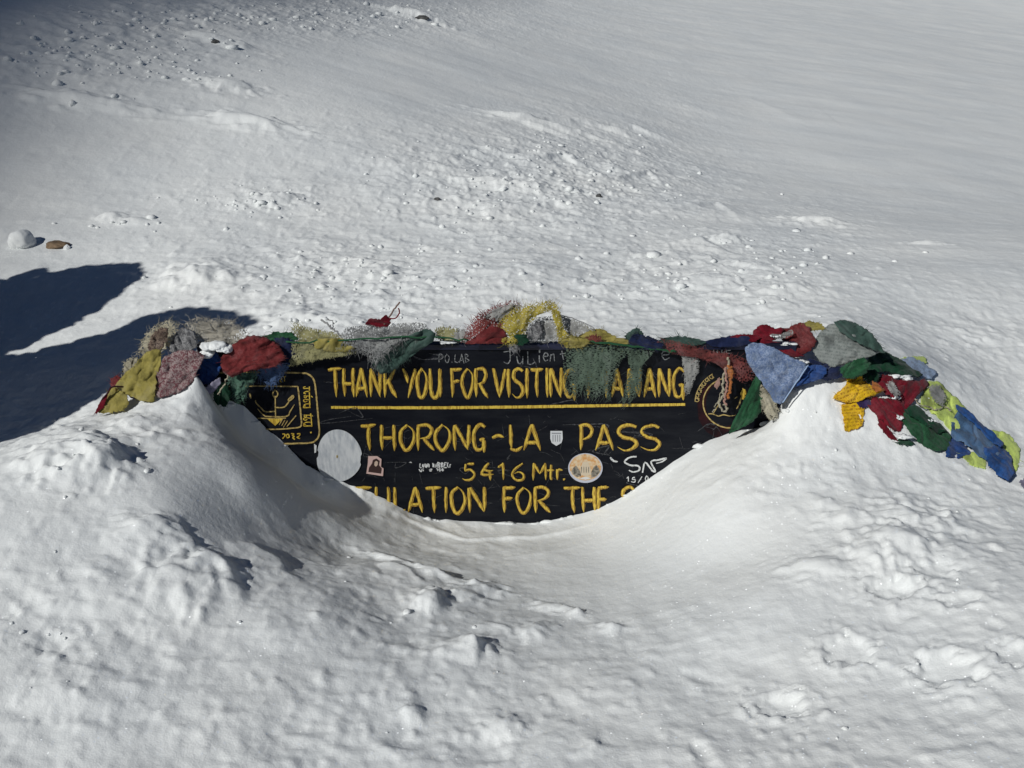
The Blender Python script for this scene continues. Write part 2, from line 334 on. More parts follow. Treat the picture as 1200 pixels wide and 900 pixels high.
# ------------------------------------------------------------------ the snow field, one sheet to the horizon
gx, gy = graded()
GX, GY = np.meshgrid(gx, gy)
GZ = height(GX, GY)
_nx, _ny = len(gx), len(gy)
def grid_mesh(name, X, Y, Z, mat):
    ny, nx = X.shape
    me = bpy.data.meshes.new(name)
    co = np.stack([X, Y, Z], -1).reshape(-1, 3).astype(np.float32)
    idx = np.arange(nx * ny).reshape(ny, nx)
    q = np.stack([idx[:-1, :-1], idx[:-1, 1:], idx[1:, 1:], idx[1:, :-1]], -1).reshape(-1, 4).astype(np.int32)
    me.vertices.add(len(co)); me.vertices.foreach_set('co', co.ravel())
    me.loops.add(q.size); me.loops.foreach_set('vertex_index', q.ravel())
    me.polygons.add(len(q)); me.polygons.foreach_set('loop_start', np.arange(0, q.size, 4, dtype=np.int32))
    me.polygons.foreach_set('use_smooth', np.ones(len(q), bool))
    me.materials.append(mat); me.update(calc_edges=True)
    o = bpy.data.objects.new(name, me); C.objects.link(o)
    return o
ground = grid_mesh('snow_ground', GX, GY, GZ, SNOW)
ground['kind'] = 'structure'; ground['label'] = 'bright wind packed snow field heaped around the buried sign'
print('grid', _nx, _ny)
def ground_z(x, y):
    i = int(np.clip(np.searchsorted(gx, x) - 1, 0, _nx - 2)); j = int(np.clip(np.searchsorted(gy, y) - 1, 0, _ny - 2))
    u = (x - gx[i]) / (gx[i + 1] - gx[i]); v = (y - gy[j]) / (gy[j + 1] - gy[j])
    return (GZ[j, i] * (1 - u) + GZ[j, i + 1] * u) * (1 - v) + (GZ[j + 1, i] * (1 - u) + GZ[j + 1, i + 1] * u) * v
def hit(px, py):
    """where the line of sight meets the snow"""
    b = (py - 450) / FPX; a = (px - 600) / FPX
    def f(t):
        return (CAM[2] - (sP + b * cP) * t) - ground_z(a * t, CAM[1] + (cP - b * sP) * t)
    t = 1.6; st = 0.02
    while t < 60 and f(t) > 0: t += st; st *= 1.004
    lo, hi = t - st, t
    for _ in range(12):
        m_ = (lo + hi) / 2
        if f(m_) > 0: lo = m_
        else: hi = m_
    return np.array((a * hi, CAM[1] + (cP - b * sP) * hi, CAM[2] - (sP + b * cP) * hi))

def hits(px, py, t0=2.6, t1=8.0):
    px = np.asarray(px, float); py = np.asarray(py, float)
    ts = np.arange(t0, t1, 0.02)
    b = (py - 450) / FPX; a = (px - 600) / FPX
    def gz(x, y):
        i = np.clip(np.searchsorted(gx, x) - 1, 0, _nx - 2); j = np.clip(np.searchsorted(gy, y) - 1, 0, _ny - 2)
        u = (x - gx[i]) / (gx[i + 1] - gx[i]); v = (y - gy[j]) / (gy[j + 1] - gy[j])
        return (GZ[j, i] * (1 - u) + GZ[j, i + 1] * u) * (1 - v) + (GZ[j + 1, i] * (1 - u) + GZ[j + 1, i + 1] * u) * v
    X = a[:, None] * ts; Y = CAM[1] + (cP - b * sP)[:, None] * ts; Z = CAM[2] - (sP + b * cP)[:, None] * ts
    d = Z - gz(X, Y)
    k = np.clip(np.argmax(d < 0, 1), 1, len(ts) - 1); r = np.arange(len(px))
    d0, d1 = d[r, k - 1], d[r, k]; f = np.clip(d0 / (d0 - d1 + 1e-9), 0, 1)
    t = ts[k - 1] + f * 0.02
    return np.stack([a * t, CAM[1] + (cP - b * sP) * t, CAM[2] - (sP + b * cP) * t], -1)

def label(o, text, cat=None, group=None, kind=None):
    if text: o['label'] = text
    if cat: o['category'] = cat
    if group: o['group'] = group
    if kind: o['kind'] = kind
    return o
def empty(name, loc, text, cat, group=None):
    o = bpy.data.objects.new(name, None); C.objects.link(o); o.location = loc; o.empty_display_size = 0.1
    label(o, text, cat, group); return o
def child(name, V_, F_, mat, root, smooth=True):
    """mesh in world coordinates, parented so that it keeps its place"""
    l = np.array(root.location) if root is not None else np.zeros(3)
    return mesh_obj(name, np.asarray(V_) - l, F_, mat, root, smooth)

# ------------------------------------------------------------------ paints, cloth
def paint(name, col, rough=0.6, streak=None, spec=0.4):
    m, nt, b = new_mat(name); L = nt.links.new
    b.inputs['Roughness'].default_value = rough; b.inputs['Specular IOR Level'].default_value = spec
    if streak:
        tc = N(nt, 'ShaderNodeTexCoord'); mp = N(nt, 'ShaderNodeMapping'); mp.inputs['Scale'].default_value = streak[1]
        n = N(nt, 'ShaderNodeTexNoise', Scale=1.0, Detail=4.0, Roughness=0.6)
        L(tc.outputs['Object'], mp.inputs[0]); L(mp.outputs[0], n.inputs['Vector'])
        cr = N(nt, 'ShaderNodeValToRGB'); e = cr.color_ramp.elements
        e[0].position = streak[2]; e[0].color = streak[0] + (1,); e[1].position = streak[3]; e[1].color = col + (1,)
        L(n.outputs['Fac'], cr.inputs['Fac']); L(cr.outputs['Color'], b.inputs['Base Color'])
    else: b.inputs['Base Color'].default_value = col + (1,)
    return m
YELLOW = paint('yellow_paint', (0.70, 0.50, 0.07), 0.6, ((0.36, 0.21, 0.02), (200, 200, 22), 0.38, 0.54))
SCUFF = paint('scuff', (0.075, 0.078, 0.085), 0.8, ((0.012, 0.013, 0.016), (120, 120, 120), 0.4, 0.6))
OCHREP = paint('ochre_underpaint', (0.42, 0.25, 0.035), 0.6, ((0.16, 0.09, 0.015), (200, 200, 30), 0.36, 0.54))
YTHIN = paint('thin_yellow_paint', (0.50, 0.37, 0.13), 0.6, ((0.16, 0.11, 0.04), (60, 60, 60), 0.34, 0.52))
CHALK = paint('chalk_scratch', (0.30, 0.31, 0.31), 0.8, ((0.06, 0.065, 0.07), (120, 120, 120), 0.38, 0.6))
WHITEP = paint('white_marker', (0.66, 0.67, 0.66), 0.6, ((0.35, 0.36, 0.36), (90, 90, 90), 0.34, 0.5))
def board_material():
    m, nt, b = new_mat('board_black_paint'); L = nt.links.new
    tc = N(nt, 'ShaderNodeTexCoord')
    mp = N(nt, 'ShaderNodeMapping'); mp.inputs['Scale'].default_value = (2.0, 2.0, 9.0); L(tc.outputs['Object'], mp.inputs[0])
    n = N(nt, 'ShaderNodeTexNoise', Scale=1.6, Detail=8.0, Roughness=0.68); L(mp.outputs[0], n.inputs['Vector'])
    cr = N(nt, 'ShaderNodeValToRGB'); e = cr.color_ramp.elements
    e[0].position = 0.42; e[0].color = (0.004, 0.005, 0.009, 1); e[1].position = 0.85; e[1].color = (0.020, 0.022, 0.026, 1)
    L(n.outputs['Fac'], cr.inputs['Fac']); L(cr.outputs['Color'], b.inputs['Base Color'])
    b.inputs['Roughness'].default_value = 0.62; b.inputs['Specular IOR Level'].default_value = 0.12
    n2 = N(nt, 'ShaderNodeTexNoise', Scale=60.0, Detail=3.0); L(tc.outputs['Object'], n2.inputs['Vector'])
    bp = N(nt, 'ShaderNodeBump', Strength=0.1, Distance=0.002); L(n2.outputs['Fac'], bp.inputs['Height']); L(bp.outputs['Normal'], b.inputs['Normal'])
    return m
BOARD = board_material()
NAVY = paint('navy_paint', (0.016, 0.02, 0.055), 0.5, ((0.006, 0.007, 0.014), (4, 4, 40), 0.35, 0.6))
STAIN = paint('dried_red_stain', (0.035, 0.010, 0.012), 0.8, ((0.012, 0.006, 0.008), (14, 14, 14), 0.36, 0.6), 0.1)

_cl = {}
def cloth(key, col, ink=0.0, gauze=0.0, style=0, fade=0.35, inkcol=None):
    if key in _cl: return _cl[key]
    m, nt, b = new_mat(key + '_cloth'); L = nt.links.new
    uv = N(nt, 'ShaderNodeUVMap'); uv.uv_map = 'UVMap'
    n1 = N(nt, 'ShaderNodeTexNoise', Scale=11.0, Detail=9.0, Roughness=0.68); L(uv.outputs[0], n1.inputs['Vector'])
    cr = N(nt, 'ShaderNodeValToRGB'); e = cr.color_ramp.elements
    d = tuple(c * 0.55 for c in col); g = sum(col) / 3
    l_ = tuple(min(0.85, c * (1 - fade * 0.5) + (g * 0.6 + 0.12) * fade * 0.5 + 0.02) for c in col)
    e[0].position = 0.38; e[0].color = d + (1,); e[1].position = 0.62; e[1].color = l_ + (1,)
    mid = cr.color_ramp.elements.new(0.5); mid.color = col + (1,)
    L(n1.outputs['Fac'], cr.inputs['Fac']); last = cr.outputs['Color']
    if ink:
        if style == 0:      # rows of printed script
            mp = N(nt, 'ShaderNodeMapping'); mp.inputs['Scale'].default_value = (190, 60, 1); L(uv.outputs[0], mp.inputs[0])
            na = N(nt, 'ShaderNodeTexNoise', Scale=1.0, Detail=2.0); L(mp.outputs[0], na.inputs['Vector'])
            wv = N(nt, 'ShaderNodeTexWave', wave_type='BANDS', bands_direction='Y', Scale=22.0, Distortion=1.2, Detail=2.0); L(uv.outputs[0], wv.inputs['Vector'])
            a_ = N(nt, 'ShaderNodeMath', operation='GREATER_THAN'); L(na.outputs['Fac'], a_.inputs[0]); a_.inputs[1].default_value = 0.5
            c_ = N(nt, 'ShaderNodeMath', operation='GREATER_THAN'); L(wv.outputs['Fac'], c_.inputs[0]); c_.inputs[1].default_value = 0.5
            mu = N(nt, 'ShaderNodeMath', operation='MULTIPLY'); L(a_.outputs[0], mu.inputs[0]); L(c_.outputs[0], mu.inputs[1]); fac = mu.outputs[0]
        else:               # dense, worn block print
            na = N(nt, 'ShaderNodeTexNoise', Scale=95.0, Detail=3.0, Roughness=0.6, Distortion=1.4); L(uv.outputs[0], na.inputs['Vector'])
            rr = N(nt, 'ShaderNodeMapRange'); rr.inputs[1].default_value = 0.45; rr.inputs[2].default_value = 0.56; L(na.outputs['Fac'], rr.inputs[0]); fac = rr.outputs[0]
        sc_ = N(nt, 'ShaderNodeMath', operation='MULTIPLY'); L(fac, sc_.inputs[0]); sc_.inputs[1].default_value = ink
        mx = N(nt, 'ShaderNodeMix', data_type='RGBA'); L(sc_.outputs[0], mx.inputs[0]); L(last, mx.inputs[6])
        mx.inputs[7].default_value = (inkcol or tuple(c * 0.22 for c in col)) + (1,); last = mx.outputs[2]
    L(last, b.inputs['Base Color'])
    b.inputs['Roughness'].default_value = 0.9; b.inputs['Specular IOR Level'].default_value = 0.1
    b.inputs['Sheen Weight'].default_value = 0.15
    mp2 = N(nt, 'ShaderNodeMapping'); mp2.inputs['Scale'].default_value = (420, 420, 1); L(uv.outputs[0], mp2.inputs[0])
    ck = N(nt, 'ShaderNodeTexNoise', Scale=1.0, Detail=1.0); L(mp2.outputs[0], ck.inputs['Vector'])
    n3 = N(nt, 'ShaderNodeTexNoise', Scale=45.0, Detail=4.0, Roughness=0.6, Distortion=0.6); L(uv.outputs[0], n3.inputs['Vector'])
    b1 = N(nt, 'ShaderNodeBump', Strength=0.45, Distance=0.008); L(n3.outputs['Fac'], b1.inputs['Height'])
    b2 = N(nt, 'ShaderNodeBump', Strength=0.35, Distance=0.002); L(ck.outputs['Fac'], b2.inputs['Height']); L(b1.outputs['Normal'], b2.inputs['Normal'])
    L(b2.outputs['Normal'], b.inputs['Normal'])
    tl = N(nt, 'ShaderNodeBsdfTranslucent'); L(last, tl.inputs['Color']); L(b2.outputs['Normal'], tl.inputs['Normal'])
    ms = N(nt, 'ShaderNodeMixShader'); ms.inputs[0].default_value = 0.34; L(b.outputs[0], ms.inputs[1]); L(tl.outputs[0], ms.inputs[2])
    res = ms.outputs[0]
    if gauze:               # threadbare: real gaps between the threads, more of them near the torn edge
        uv2 = N(nt, 'ShaderNodeUVMap'); uv2.uv_map = 'edge'; sp = N(nt, 'ShaderNodeSeparateXYZ'); L(uv2.outputs[0], sp.inputs[0])
        mp = N(nt, 'ShaderNodeMapping'); mp.inputs['Scale'].default_value = (260, 90, 1); L(uv.outputs[0], mp.inputs[0])
        na = N(nt, 'ShaderNodeTexNoise', Scale=1.0, Detail=2.0); L(mp.outputs[0], na.inputs['Vector'])
        th = N(nt, 'ShaderNodeMapRange'); L(sp.outputs[0], th.inputs[0]); th.inputs[1].default_value = 0.55; th.inputs[2].default_value = 1.0
        th.inputs[3].default_value = 0.34 + 0.08 * gauze; th.inputs[4].default_value = 0.52 + 0.06 * gauze
        gt = N(nt, 'ShaderNodeMath', operation='LESS_THAN'); L(na.outputs['Fac'], gt.inputs[0]); L(th.outputs[0], gt.inputs[1])
        tr = N(nt, 'ShaderNodeBsdfTransparent'); m2 = N(nt, 'ShaderNodeMixShader')
        L(gt.outputs[0], m2.inputs[0]); L(res, m2.inputs[1]); L(tr.outputs[0], m2.inputs[2]); res = m2.outputs[0]
    L(res, nt.nodes['Material Output'].inputs['Surface'])
    _cl[key] = m; return m
PAL = {
 'olive':   dict(col=(0.42, 0.36, 0.10), fade=0.3, ink=0.18, inkcol=(0.22, 0.19, 0.06)), 'maroonprint': dict(col=(0.42, 0.33, 0.32), ink=0.85, style=1, inkcol=(0.16, 0.035, 0.05)),
 'blue':    dict(col=(0.03, 0.09, 0.30), fade=0.2, ink=0.3), 'cream': dict(col=(0.52, 0.48, 0.36), gauze=0.2), 'brownprint': dict(col=(0.32, 0.24, 0.18), ink=0.8, style=1, inkcol=(0.06, 0.035, 0.035)),
 'greyprint': dict(col=(0.36, 0.36, 0.36), ink=0.75, style=1, inkcol=(0.08, 0.08, 0.09)), 'beige': dict(col=(0.50, 0.47, 0.40), gauze=0.5),
 'red':     dict(col=(0.24, 0.045, 0.045), ink=0.5, style=1, fade=0.25, inkcol=(0.14, 0.015, 0.02)), 'deepred': dict(col=(0.22, 0.012, 0.026), fade=0.12, ink=0.3, inkcol=(0.07, 0.004, 0.01)),
 'skyblue': dict(col=(0.12, 0.20, 0.38), gauze=0.4), 'teal': dict(col=(0.10, 0.20, 0.145), gauze=0.5), 'green': dict(col=(0.03, 0.12, 0.055), fade=0.15, ink=0.3),
 'darkgreen': dict(col=(0.012, 0.065, 0.033), fade=0.1), 'navy': dict(col=(0.018, 0.028, 0.085), fade=0.15), 'paleolive': dict(col=(0.42, 0.40, 0.20), ink=0.25, gauze=0.1),
 'yellow':  dict(col=(0.48, 0.40, 0.07), gauze=0.4), 'brightyellow': dict(col=(0.85, 0.56, 0.02), ink=0.6, inkcol=(0.30, 0.09, 0.01), fade=0.1),
 'greyfray': dict(col=(0.36, 0.37, 0.36), ink=0.6, style=1, inkcol=(0.13, 0.13, 0.14), gauze=0.3), 'greengauze': dict(col=(0.15, 0.21, 0.155), gauze=0.9),
 'fadedred': dict(col=(0.25, 0.065, 0.06), gauze=0.5), 'palegrey': dict(col=(0.42, 0.42, 0.40), gauze=0.2), 'denim': dict(col=(0.34, 0.43, 0.60), ink=0.7, style=1, inkcol=(0.10, 0.17, 0.36)),
 'greyteal': dict(col=(0.34, 0.37, 0.35), ink=0.4, inkcol=(0.10, 0.13, 0.13)), 'darkteal': dict(col=(0.065, 0.12, 0.10), fade=0.2), 'purple': dict(col=(0.055, 0.035, 0.13)),
 'lime':    dict(col=(0.74, 0.88, 0.24), ink=0.12, fade=0.2, inkcol=(0.25, 0.33, 0.07)), 'palebluesky': dict(col=(0.42, 0.55, 0.74), ink=0.25), 'royal': dict(col=(0.03, 0.11, 0.34), fade=0.25, ink=0.25),
 'bluegrey': dict(col=(0.10, 0.20, 0.36), ink=0.15), 'maroon': dict(col=(0.075, 0.02, 0.025)), 'lilac': dict(col=(0.36, 0.34, 0.46)),
 'orange': dict(col=(0.55, 0.20, 0.06), ink=0.4), 'pink': dict(col=(0.55, 0.33, 0.27)),
}
def CL(k): return cloth(k, **PAL[k])

def thread_mesh(paths, radius, sides=3):
    V_, F_ = [], []
    for p, r0 in paths:
        p = np.asarray(p, float); n = len(p)
        tan = np.gradient(p, axis=0); tan /= np.linalg.norm(tan, axis=1)[:, None] + 1e-9
        up = np.array((0.13, 0.31, 0.94)); base = len(V_)
        for i in range(n):
            s1 = np.cross(tan[i], up); s1 /= np.linalg.norm(s1) + 1e-9; s2 = np.cross(tan[i], s1)
            r = r0[i] if np.ndim(r0) else r0 * radius
            for k in range(sides):
                a = 2 * math.pi * k / sides; V_.append(p[i] + r * (math.cos(a) * s1 + math.sin(a) * s2))
        for i in range(n - 1):
            for k in range(sides):
                k2 = (k + 1) % sides
                F_.append((base + i * sides + k, base + i * sides + k2, base + (i + 1) * sides + k2, base + (i + 1) * sides + k))
        F_.append(tuple(base + k for k in range(sides))[::-1]); F_.append(tuple(base + (n - 1) * sides + k for k in range(sides)))
    return V_, F_
def closed_curve(pts, n):
    pts = np.asarray(pts, float); m = len(pts)
    seg = np.linalg.norm(np.roll(pts, -1, 0) - pts, axis=1); cum = np.concatenate([[0], np.cumsum(seg)])
    out = []
    for t in np.linspace(0, cum[-1], n, endpoint=False):
        i = min(int(np.searchsorted(cum, t, 'right') - 1), m - 1); f = (t - cum[i]) / max(seg[i], 1e-9)
        p0, p1, p2, p3 = pts[(i - 1) % m], pts[i], pts[(i + 1) % m], pts[(i + 2) % m]
        cr = 0.5 * ((2 * p1) + (p2 - p0) * f + (2 * p0 - 5 * p1 + 4 * p2 - p3) * f * f + (3 * p1 - p0 - 3 * p2 + p3) * f ** 3)
        ln = p1 + (p2 - p1) * f
        out.append(0.25 * cr + 0.75 * ln)
    return np.array(out)
_fl = [0]
def flag(root, mat, outline, depth, puff=0.02, lift=0.0, folds=(0, 1.2, 0.006), fringe=0, flen=7, fuzz=0, fside=None, text=None, name='flag', rag=0.8):
    """one cloth of the string, surveyed outline; depth = number, (top, bottom) or 'snow'"""
    _fl[0] += 1; sd_ = _fl[0]; rs = np.random.RandomState(sd_ * 7 + 1)
    n, R_ = 112, 17
    B = closed_curve(outline, n)
    ctr = B.mean(0)
    ang = np.arange(n)
    B = B + (B - ctr) / (np.linalg.norm(B - ctr, axis=1)[:, None] + 1e-6) * (rag * 1.5 * (rs.rand(n) - 0.5) + 2.2 * np.array([perlin(np.array([i * 0.23]), np.array([sd_ * 1.7]), 80)[0] for i in ang]))[:, None]
    s = np.linspace(0, 1, R_ + 1)[1:]
    P = np.concatenate([[ctr], (ctr + s[:, None, None] * (B - ctr)[None]).reshape(-1, 2)])
    S = np.concatenate([[0], np.repeat(s, n)])
    y0, y1 = B[:, 1].min(), B[:, 1].max()
    def place(P_, S_, extra=0.0):
        if isinstance(depth, str): W3 = hits(P_[:, 0], P_[:, 1])
        else:
            if isinstance(depth, tuple): yy = depth[0] + (depth[1] - depth[0]) * np.clip((P_[:, 1] - y0) / (y1 - y0), -0.2, 1.2)
            else: yy = np.full(len(P_), float(depth))
            b = (P_[:, 1] - 450) / FPX; t = (yy - CAM[1]) / (cP - b * sP)
            W3 = np.stack([t * (P_[:, 0] - 600) / FPX, yy, CAM[2] - t * (sP + b * cP)], -1)
        d = CAM - W3; d /= np.linalg.norm(d, axis=1)[:, None]
        if isinstance(depth, str): d = d * 0.45 + np.array((0, 0, 0.75))
        th, fr, am = folds; ca, sa = math.cos(math.radians(th)), math.sin(math.radians(th))
        u = (P_[:, 0] * ca + P_[:, 1] * sa) / 90; v = (-P_[:, 0] * sa + P_[:, 1] * ca) / 16
        wv = fbm(u * fr, v * fr * 0.8, 1.0, 2, 90 + sd_ % 20, 0.42, True) - 0.2
        wv2 = fbm(P_[:, 0] / 9.0, P_[:, 1] / 9.0, 1.0, 2, 100 + sd_ % 9)
        big = 0.35 + 1.1 * np.clip(0.45 + perlin(P_[:, 0] / 26 + sd_, P_[:, 1] / 22, 111), 0, 1)
        crk = -np.clip(0.10 - np.abs(perlin(u * 3.1 + sd_, v * 0.75, 115)), 0, 1) * 0.09
        fold = np.abs(perlin(u * 1.1 + sd_ * 3, v * 0.42, 117)); fold = 0.35 - np.clip(fold * 2.2, 0, 0.35) ** 0.7
        crm = 0
        for kk in range(4):
            ak = math.radians(folds[0]) + (sd_ * 1.7 + kk * 2.4) % 2.0 - 1.0; wl = 15 + (sd_ * 5 + kk * 9) % 17
            ph = (-P_[:, 0] * math.sin(ak) + P_[:, 1] * math.cos(ak)) / wl + 0.8 * perlin(P_[:, 0] / 34 + kk * 5, P_[:, 1] / 34 + sd_, 119) + kk * 0.37
            crm = crm + (np.abs(ph - np.floor(ph) - 0.5) * 2 - 0.5) * (0.0085 if puff > 0.011 else 0.0028) * np.clip(0.6 + 1.6 * perlin(P_[:, 0] / 22 + kk, P_[:, 1] / 22 - sd_, 121), 0, 1.3)
        off = lift + crm + puff * (0.32 * big * (1 - 0.6 * S_ ** 8) + 0.42 * fold) + am * wv * 1.1 + crk * min(1, puff / 0.02) * 0.8 + 0.002 * wv2 + extra
        return W3 + d * off[:, None]
    V_ = place(P, S)
    F_ = [(0, 1 + i, 1 + (i + 1) % n) for i in range(n)]
    for r in range(R_ - 1):
        a = 1 + r * n
        for i in range(n):
            j = (i + 1) % n; F_.append((a + i, a + n + i, a + n + j, a + j))
    o = child(name, V_, F_, mat, root)
    me = o.data
    th = math.radians(folds[0]); ca, sa = math.cos(th), math.sin(th)
    vi = np.empty(len(me.loops), int); me.loops.foreach_get('vertex_index', vi)
    U = np.stack([(P[:, 0] * ca + P[:, 1] * sa) * 0.0037 + sd_ * 0.37, (-P[:, 0] * sa + P[:, 1] * ca) * 0.0037], -1)
    u1 = me.uv_layers.new(name='UVMap'); u1.data.foreach_set('uv', U[vi].ravel())
    u2 = me.uv_layers.new(name='edge'); u2.data.foreach_set('uv', np.stack([S[vi], S[vi] * 0], -1).ravel())
    so = o.modifiers.new('thickness', 'SOLIDIFY'); so.thickness = 0.0012; so.offset = -1
    if text: o['label'] = text
    paths = []
    def strand(p, dirn, ln, s0, rr):
        k = 5; q = [p]; dcur = np.array(dirn, float)
        for i in range(k - 1):
            dcur = dcur + rs.randn(2) * 0.24; dcur /= np.linalg.norm(dcur) + 1e-9; q.append(q[-1] + dcur * ln / (k - 1))
        q = np.array(q); w = place(q, np.full(k, s0), 0.001 + 0.003 * rs.rand())
        paths.append((w, np.linspace(1, 0.35, k) * rr))
    for _ in range(int(fringe * 0.85)):
        i = rs.randint(n); t_ = rs.rand(); p = B[i] * (1 - t_) + B[(i + 1) % n] * t_
        dr = (p - ctr) / (np.linalg.norm(p - ctr) + 1e-6)
        if fside is not None:
            fs = np.array(fside, float); fs /= np.linalg.norm(fs)
            if dr @ fs < 0.15: continue
            dr = dr * 0.3 + fs
        strand(p - dr * 1.5, dr + rs.randn(2) * 0.22, flen * (0.2 + 1.1 * rs.rand() ** 1.5), 0.97, 0.0008 + 0.0007 * rs.rand())
    for _ in range(int(fuzz * 0.4)):
        i = rs.randint(n); q = ctr + (B[i] - ctr) * math.sqrt(rs.rand()) * 1.02; a = rs.rand() * 6.28
        a = math.radians(folds[0]) + rs.randn() * 0.45
        strand(q, (math.cos(a), math.sin(a)), flen * (0.3 + 0.7 * rs.rand()), min(1.0, float(np.linalg.norm(q - ctr) / (np.linalg.norm(B[i] - ctr) + 1e-6))), 0.0009 + 0.0007 * rs.rand())
    if paths:
        tv, tf = thread_mesh(paths, 1.0)
        f = child('frayed_threads', tv, tf, mat, root, True)
        f.parent = o; f['kind'] = 'stuff'
        l = np.array(root.location); m3 = f.data.uv_layers.new(name='UVMap')
        a_ = np.array(tv) * 1.0; vi = np.empty(len(f.data.loops), int); f.data.loops.foreach_get('vertex_index', vi)
        m3.data.foreach_set('uv', (a_[vi][:, [0, 2]]).ravel())
        e3 = f.data.uv_layers.new(name='edge'); e3.data.foreach_set('uv', np.zeros(len(vi) * 2))
    return o
def cord(root, pts, mat, r=0.004, name='cord', text=None, sub=6, wob=0.003, twist=False):
    P = [PT(a, b, y) if not isinstance(y, str) else hits([a], [b])[0] + np.array((0, -0.01, 0.02)) for a, b, y in pts]
    P = np.array(P); out = []
    for i in range(len(P) - 1):
        p0, p1, p2, p3 = P[max(i - 1, 0)], P[i], P[i + 1], P[min(i + 2, len(P) - 1)]
        for t in np.linspace(0, 1, sub, endpoint=False):
            out.append(0.5 * ((2 * p1) + (p2 - p0) * t + (2 * p0 - 5 * p1 + 4 * p2 - p3) * t * t + (3 * p1 - p0 - 3 * p2 + p3) * t ** 3))
    out.append(P[-1]); out = np.array(out) + np.random.RandomState(len(pts)).randn(len(out), 3) * wob
    if twist:
        paths = []
        tt = np.linspace(0, len(out) * 1.1, len(out) * 3); fine = np.stack([np.interp(np.linspace(0, len(out) - 1, len(out) * 3), np.arange(len(out)), out[:, k]) for k in range(3)], -1)
        for ph in (0, 2.1, 4.2):
            paths.append((fine + r * 0.6 * np.stack([np.cos(tt + ph), np.sin(tt + ph), 0 * tt], -1), np.full(len(fine), r * 0.6)))
        v, f = thread_mesh(paths, 1, 5)
    else: v, f = thread_mesh([(out, np.full(len(out), r))], 1, 6)
    o = child(name, v, f, mat, root)
    if text: o['label'] = text
    return o

# ------------------------------------------------------------------ the signboard
BX0, BX1 = float(PT(250, 470, 0)[0]), float(PT(915, 470, 0)[0]); BZ1 = float(PT(600, 403, 0)[2]); BZ0 = -0.80
sign = empty('signboard', (0, 0.015, BZ0), 'black signboard with yellow hand painted lettering, half buried in a scooped snowdrift', 'sign')
def box_vf(x0, x1, y0, y1, z0, z1, be=0.0):
    V_ = [(x, y, z) for z in (z0, z1) for y in (y0, y1) for x in (x0, x1)]
    return V_, [(0, 2, 3, 1), (4, 5, 7, 6), (0, 1, 5, 4), (2, 6, 7, 3), (0, 4, 6, 2), (1, 3, 7, 5)]
def bevel(o, w_=0.003):
    b = o.modifiers.new('bevel', 'BEVEL'); b.width = w_; b.segments = 2; b.limit_method = 'ANGLE'
# slightly wavy sheet-metal panel
nxp, nzp = 90, 50
xs_ = np.linspace(BX0, BX1, nxp); zs_ = np.linspace(BZ0, BZ1 - 0.004, nzp)
V_ = []; F_ = []
for k, z in enumerate(zs_):
    for i, x in enumerate(xs_):
        V_.append((x, 0.0008 * float(perlin(np.array([x * 2.1]), np.array([z * 2.3]), 5)[0]), z))
for k in range(nzp - 1):
    for i in range(nxp - 1):
        a = k * nxp + i; F_.append((a, a + 1, a + 1 + nxp, a + nxp))
pn = child('panel', V_, F_, BOARD, sign); so = pn.modifiers.new('thickness', 'SOLIDIFY'); so.thickness = 0.02; so.offset = -1
zt = float(PT(600, 409.5, 0)[2])
bevel(child('top_rail', *box_vf(BX0 - 0.004, BX1 + 0.004, -0.006, 0.030, zt, BZ1), NAVY, sign, False), 0.004)
for x in (BX0 - 0.012, BX1 + 0.012):
    bevel(child('side_post', *box_vf(x - 0.02, x + 0.02, -0.004, 0.034, BZ0, BZ1 - 0.004), NAVY, sign, False), 0.003)

_rs = np.random.RandomState(3)
def SP(px, py, off=0.0):          # point on the painted face
    return PT(px, py, -0.0028 - off)
def ribbon(paths, off=0.0, jit=0.10, seed=1):
    """brush strokes: list of (pts in px, half width px, start taper, end taper)"""
    rs = np.random.RandomState(seed); V_, F_ = [], []
    for q, (pts, hw, ta, tb) in enumerate(paths):
        pts = np.array(pts, float); m = len(pts); d = []
        sub = max(4, int(np.linalg.norm(np.diff(pts, axis=0), axis=1).max() / 3.0))
        if m == 2: d = [pts[0] + (pts[1] - pts[0]) * t for t in np.linspace(0, 1, sub * 2)]
        else:
            for i in range(m - 1):
                p0, p1, p2, p3 = pts[max(i - 1, 0)], pts[i], pts[i + 1], pts[min(i + 2, m - 1)]
                for t in np.linspace(0, 1, sub, endpoint=False):
                    d.append(0.5 * ((2 * p1) + (p2 - p0) * t + (2 * p0 - 5 * p1 + 4 * p2 - p3) * t * t + (3 * p1 - p0 - 3 * p2 + p3) * t ** 3))
            d.append(pts[-1])
        d = np.array(d); n = len(d); tg = np.gradient(d, axis=0); tg /= np.linalg.norm(tg, axis=1)[:, None] + 1e-9
        nr = np.stack([-tg[:, 1], tg[:, 0]], -1); t = np.linspace(0, 1, n)
        wd = hw * np.minimum(1, ta + (1 - ta) * t / 0.18) * np.minimum(1, tb + (1 - tb) * (1 - t) / 0.28)
        b0 = len(V_); lay = off + 0.00035 * (q % 4)
        for i in range(n):
            a = wd[i] * (1 + jit * rs.randn()); c = wd[i] * (1 + jit * rs.randn())
            V_.append(SP(*(d[i] + nr[i] * a), lay)); V_.append(SP(*(d[i] - nr[i] * c), lay))
        for i in range(n - 1): F_.append((b0 + 2 * i, b0 + 2 * i + 1, b0 + 2 * i + 3, b0 + 2 * i + 2))
    return V_, F_
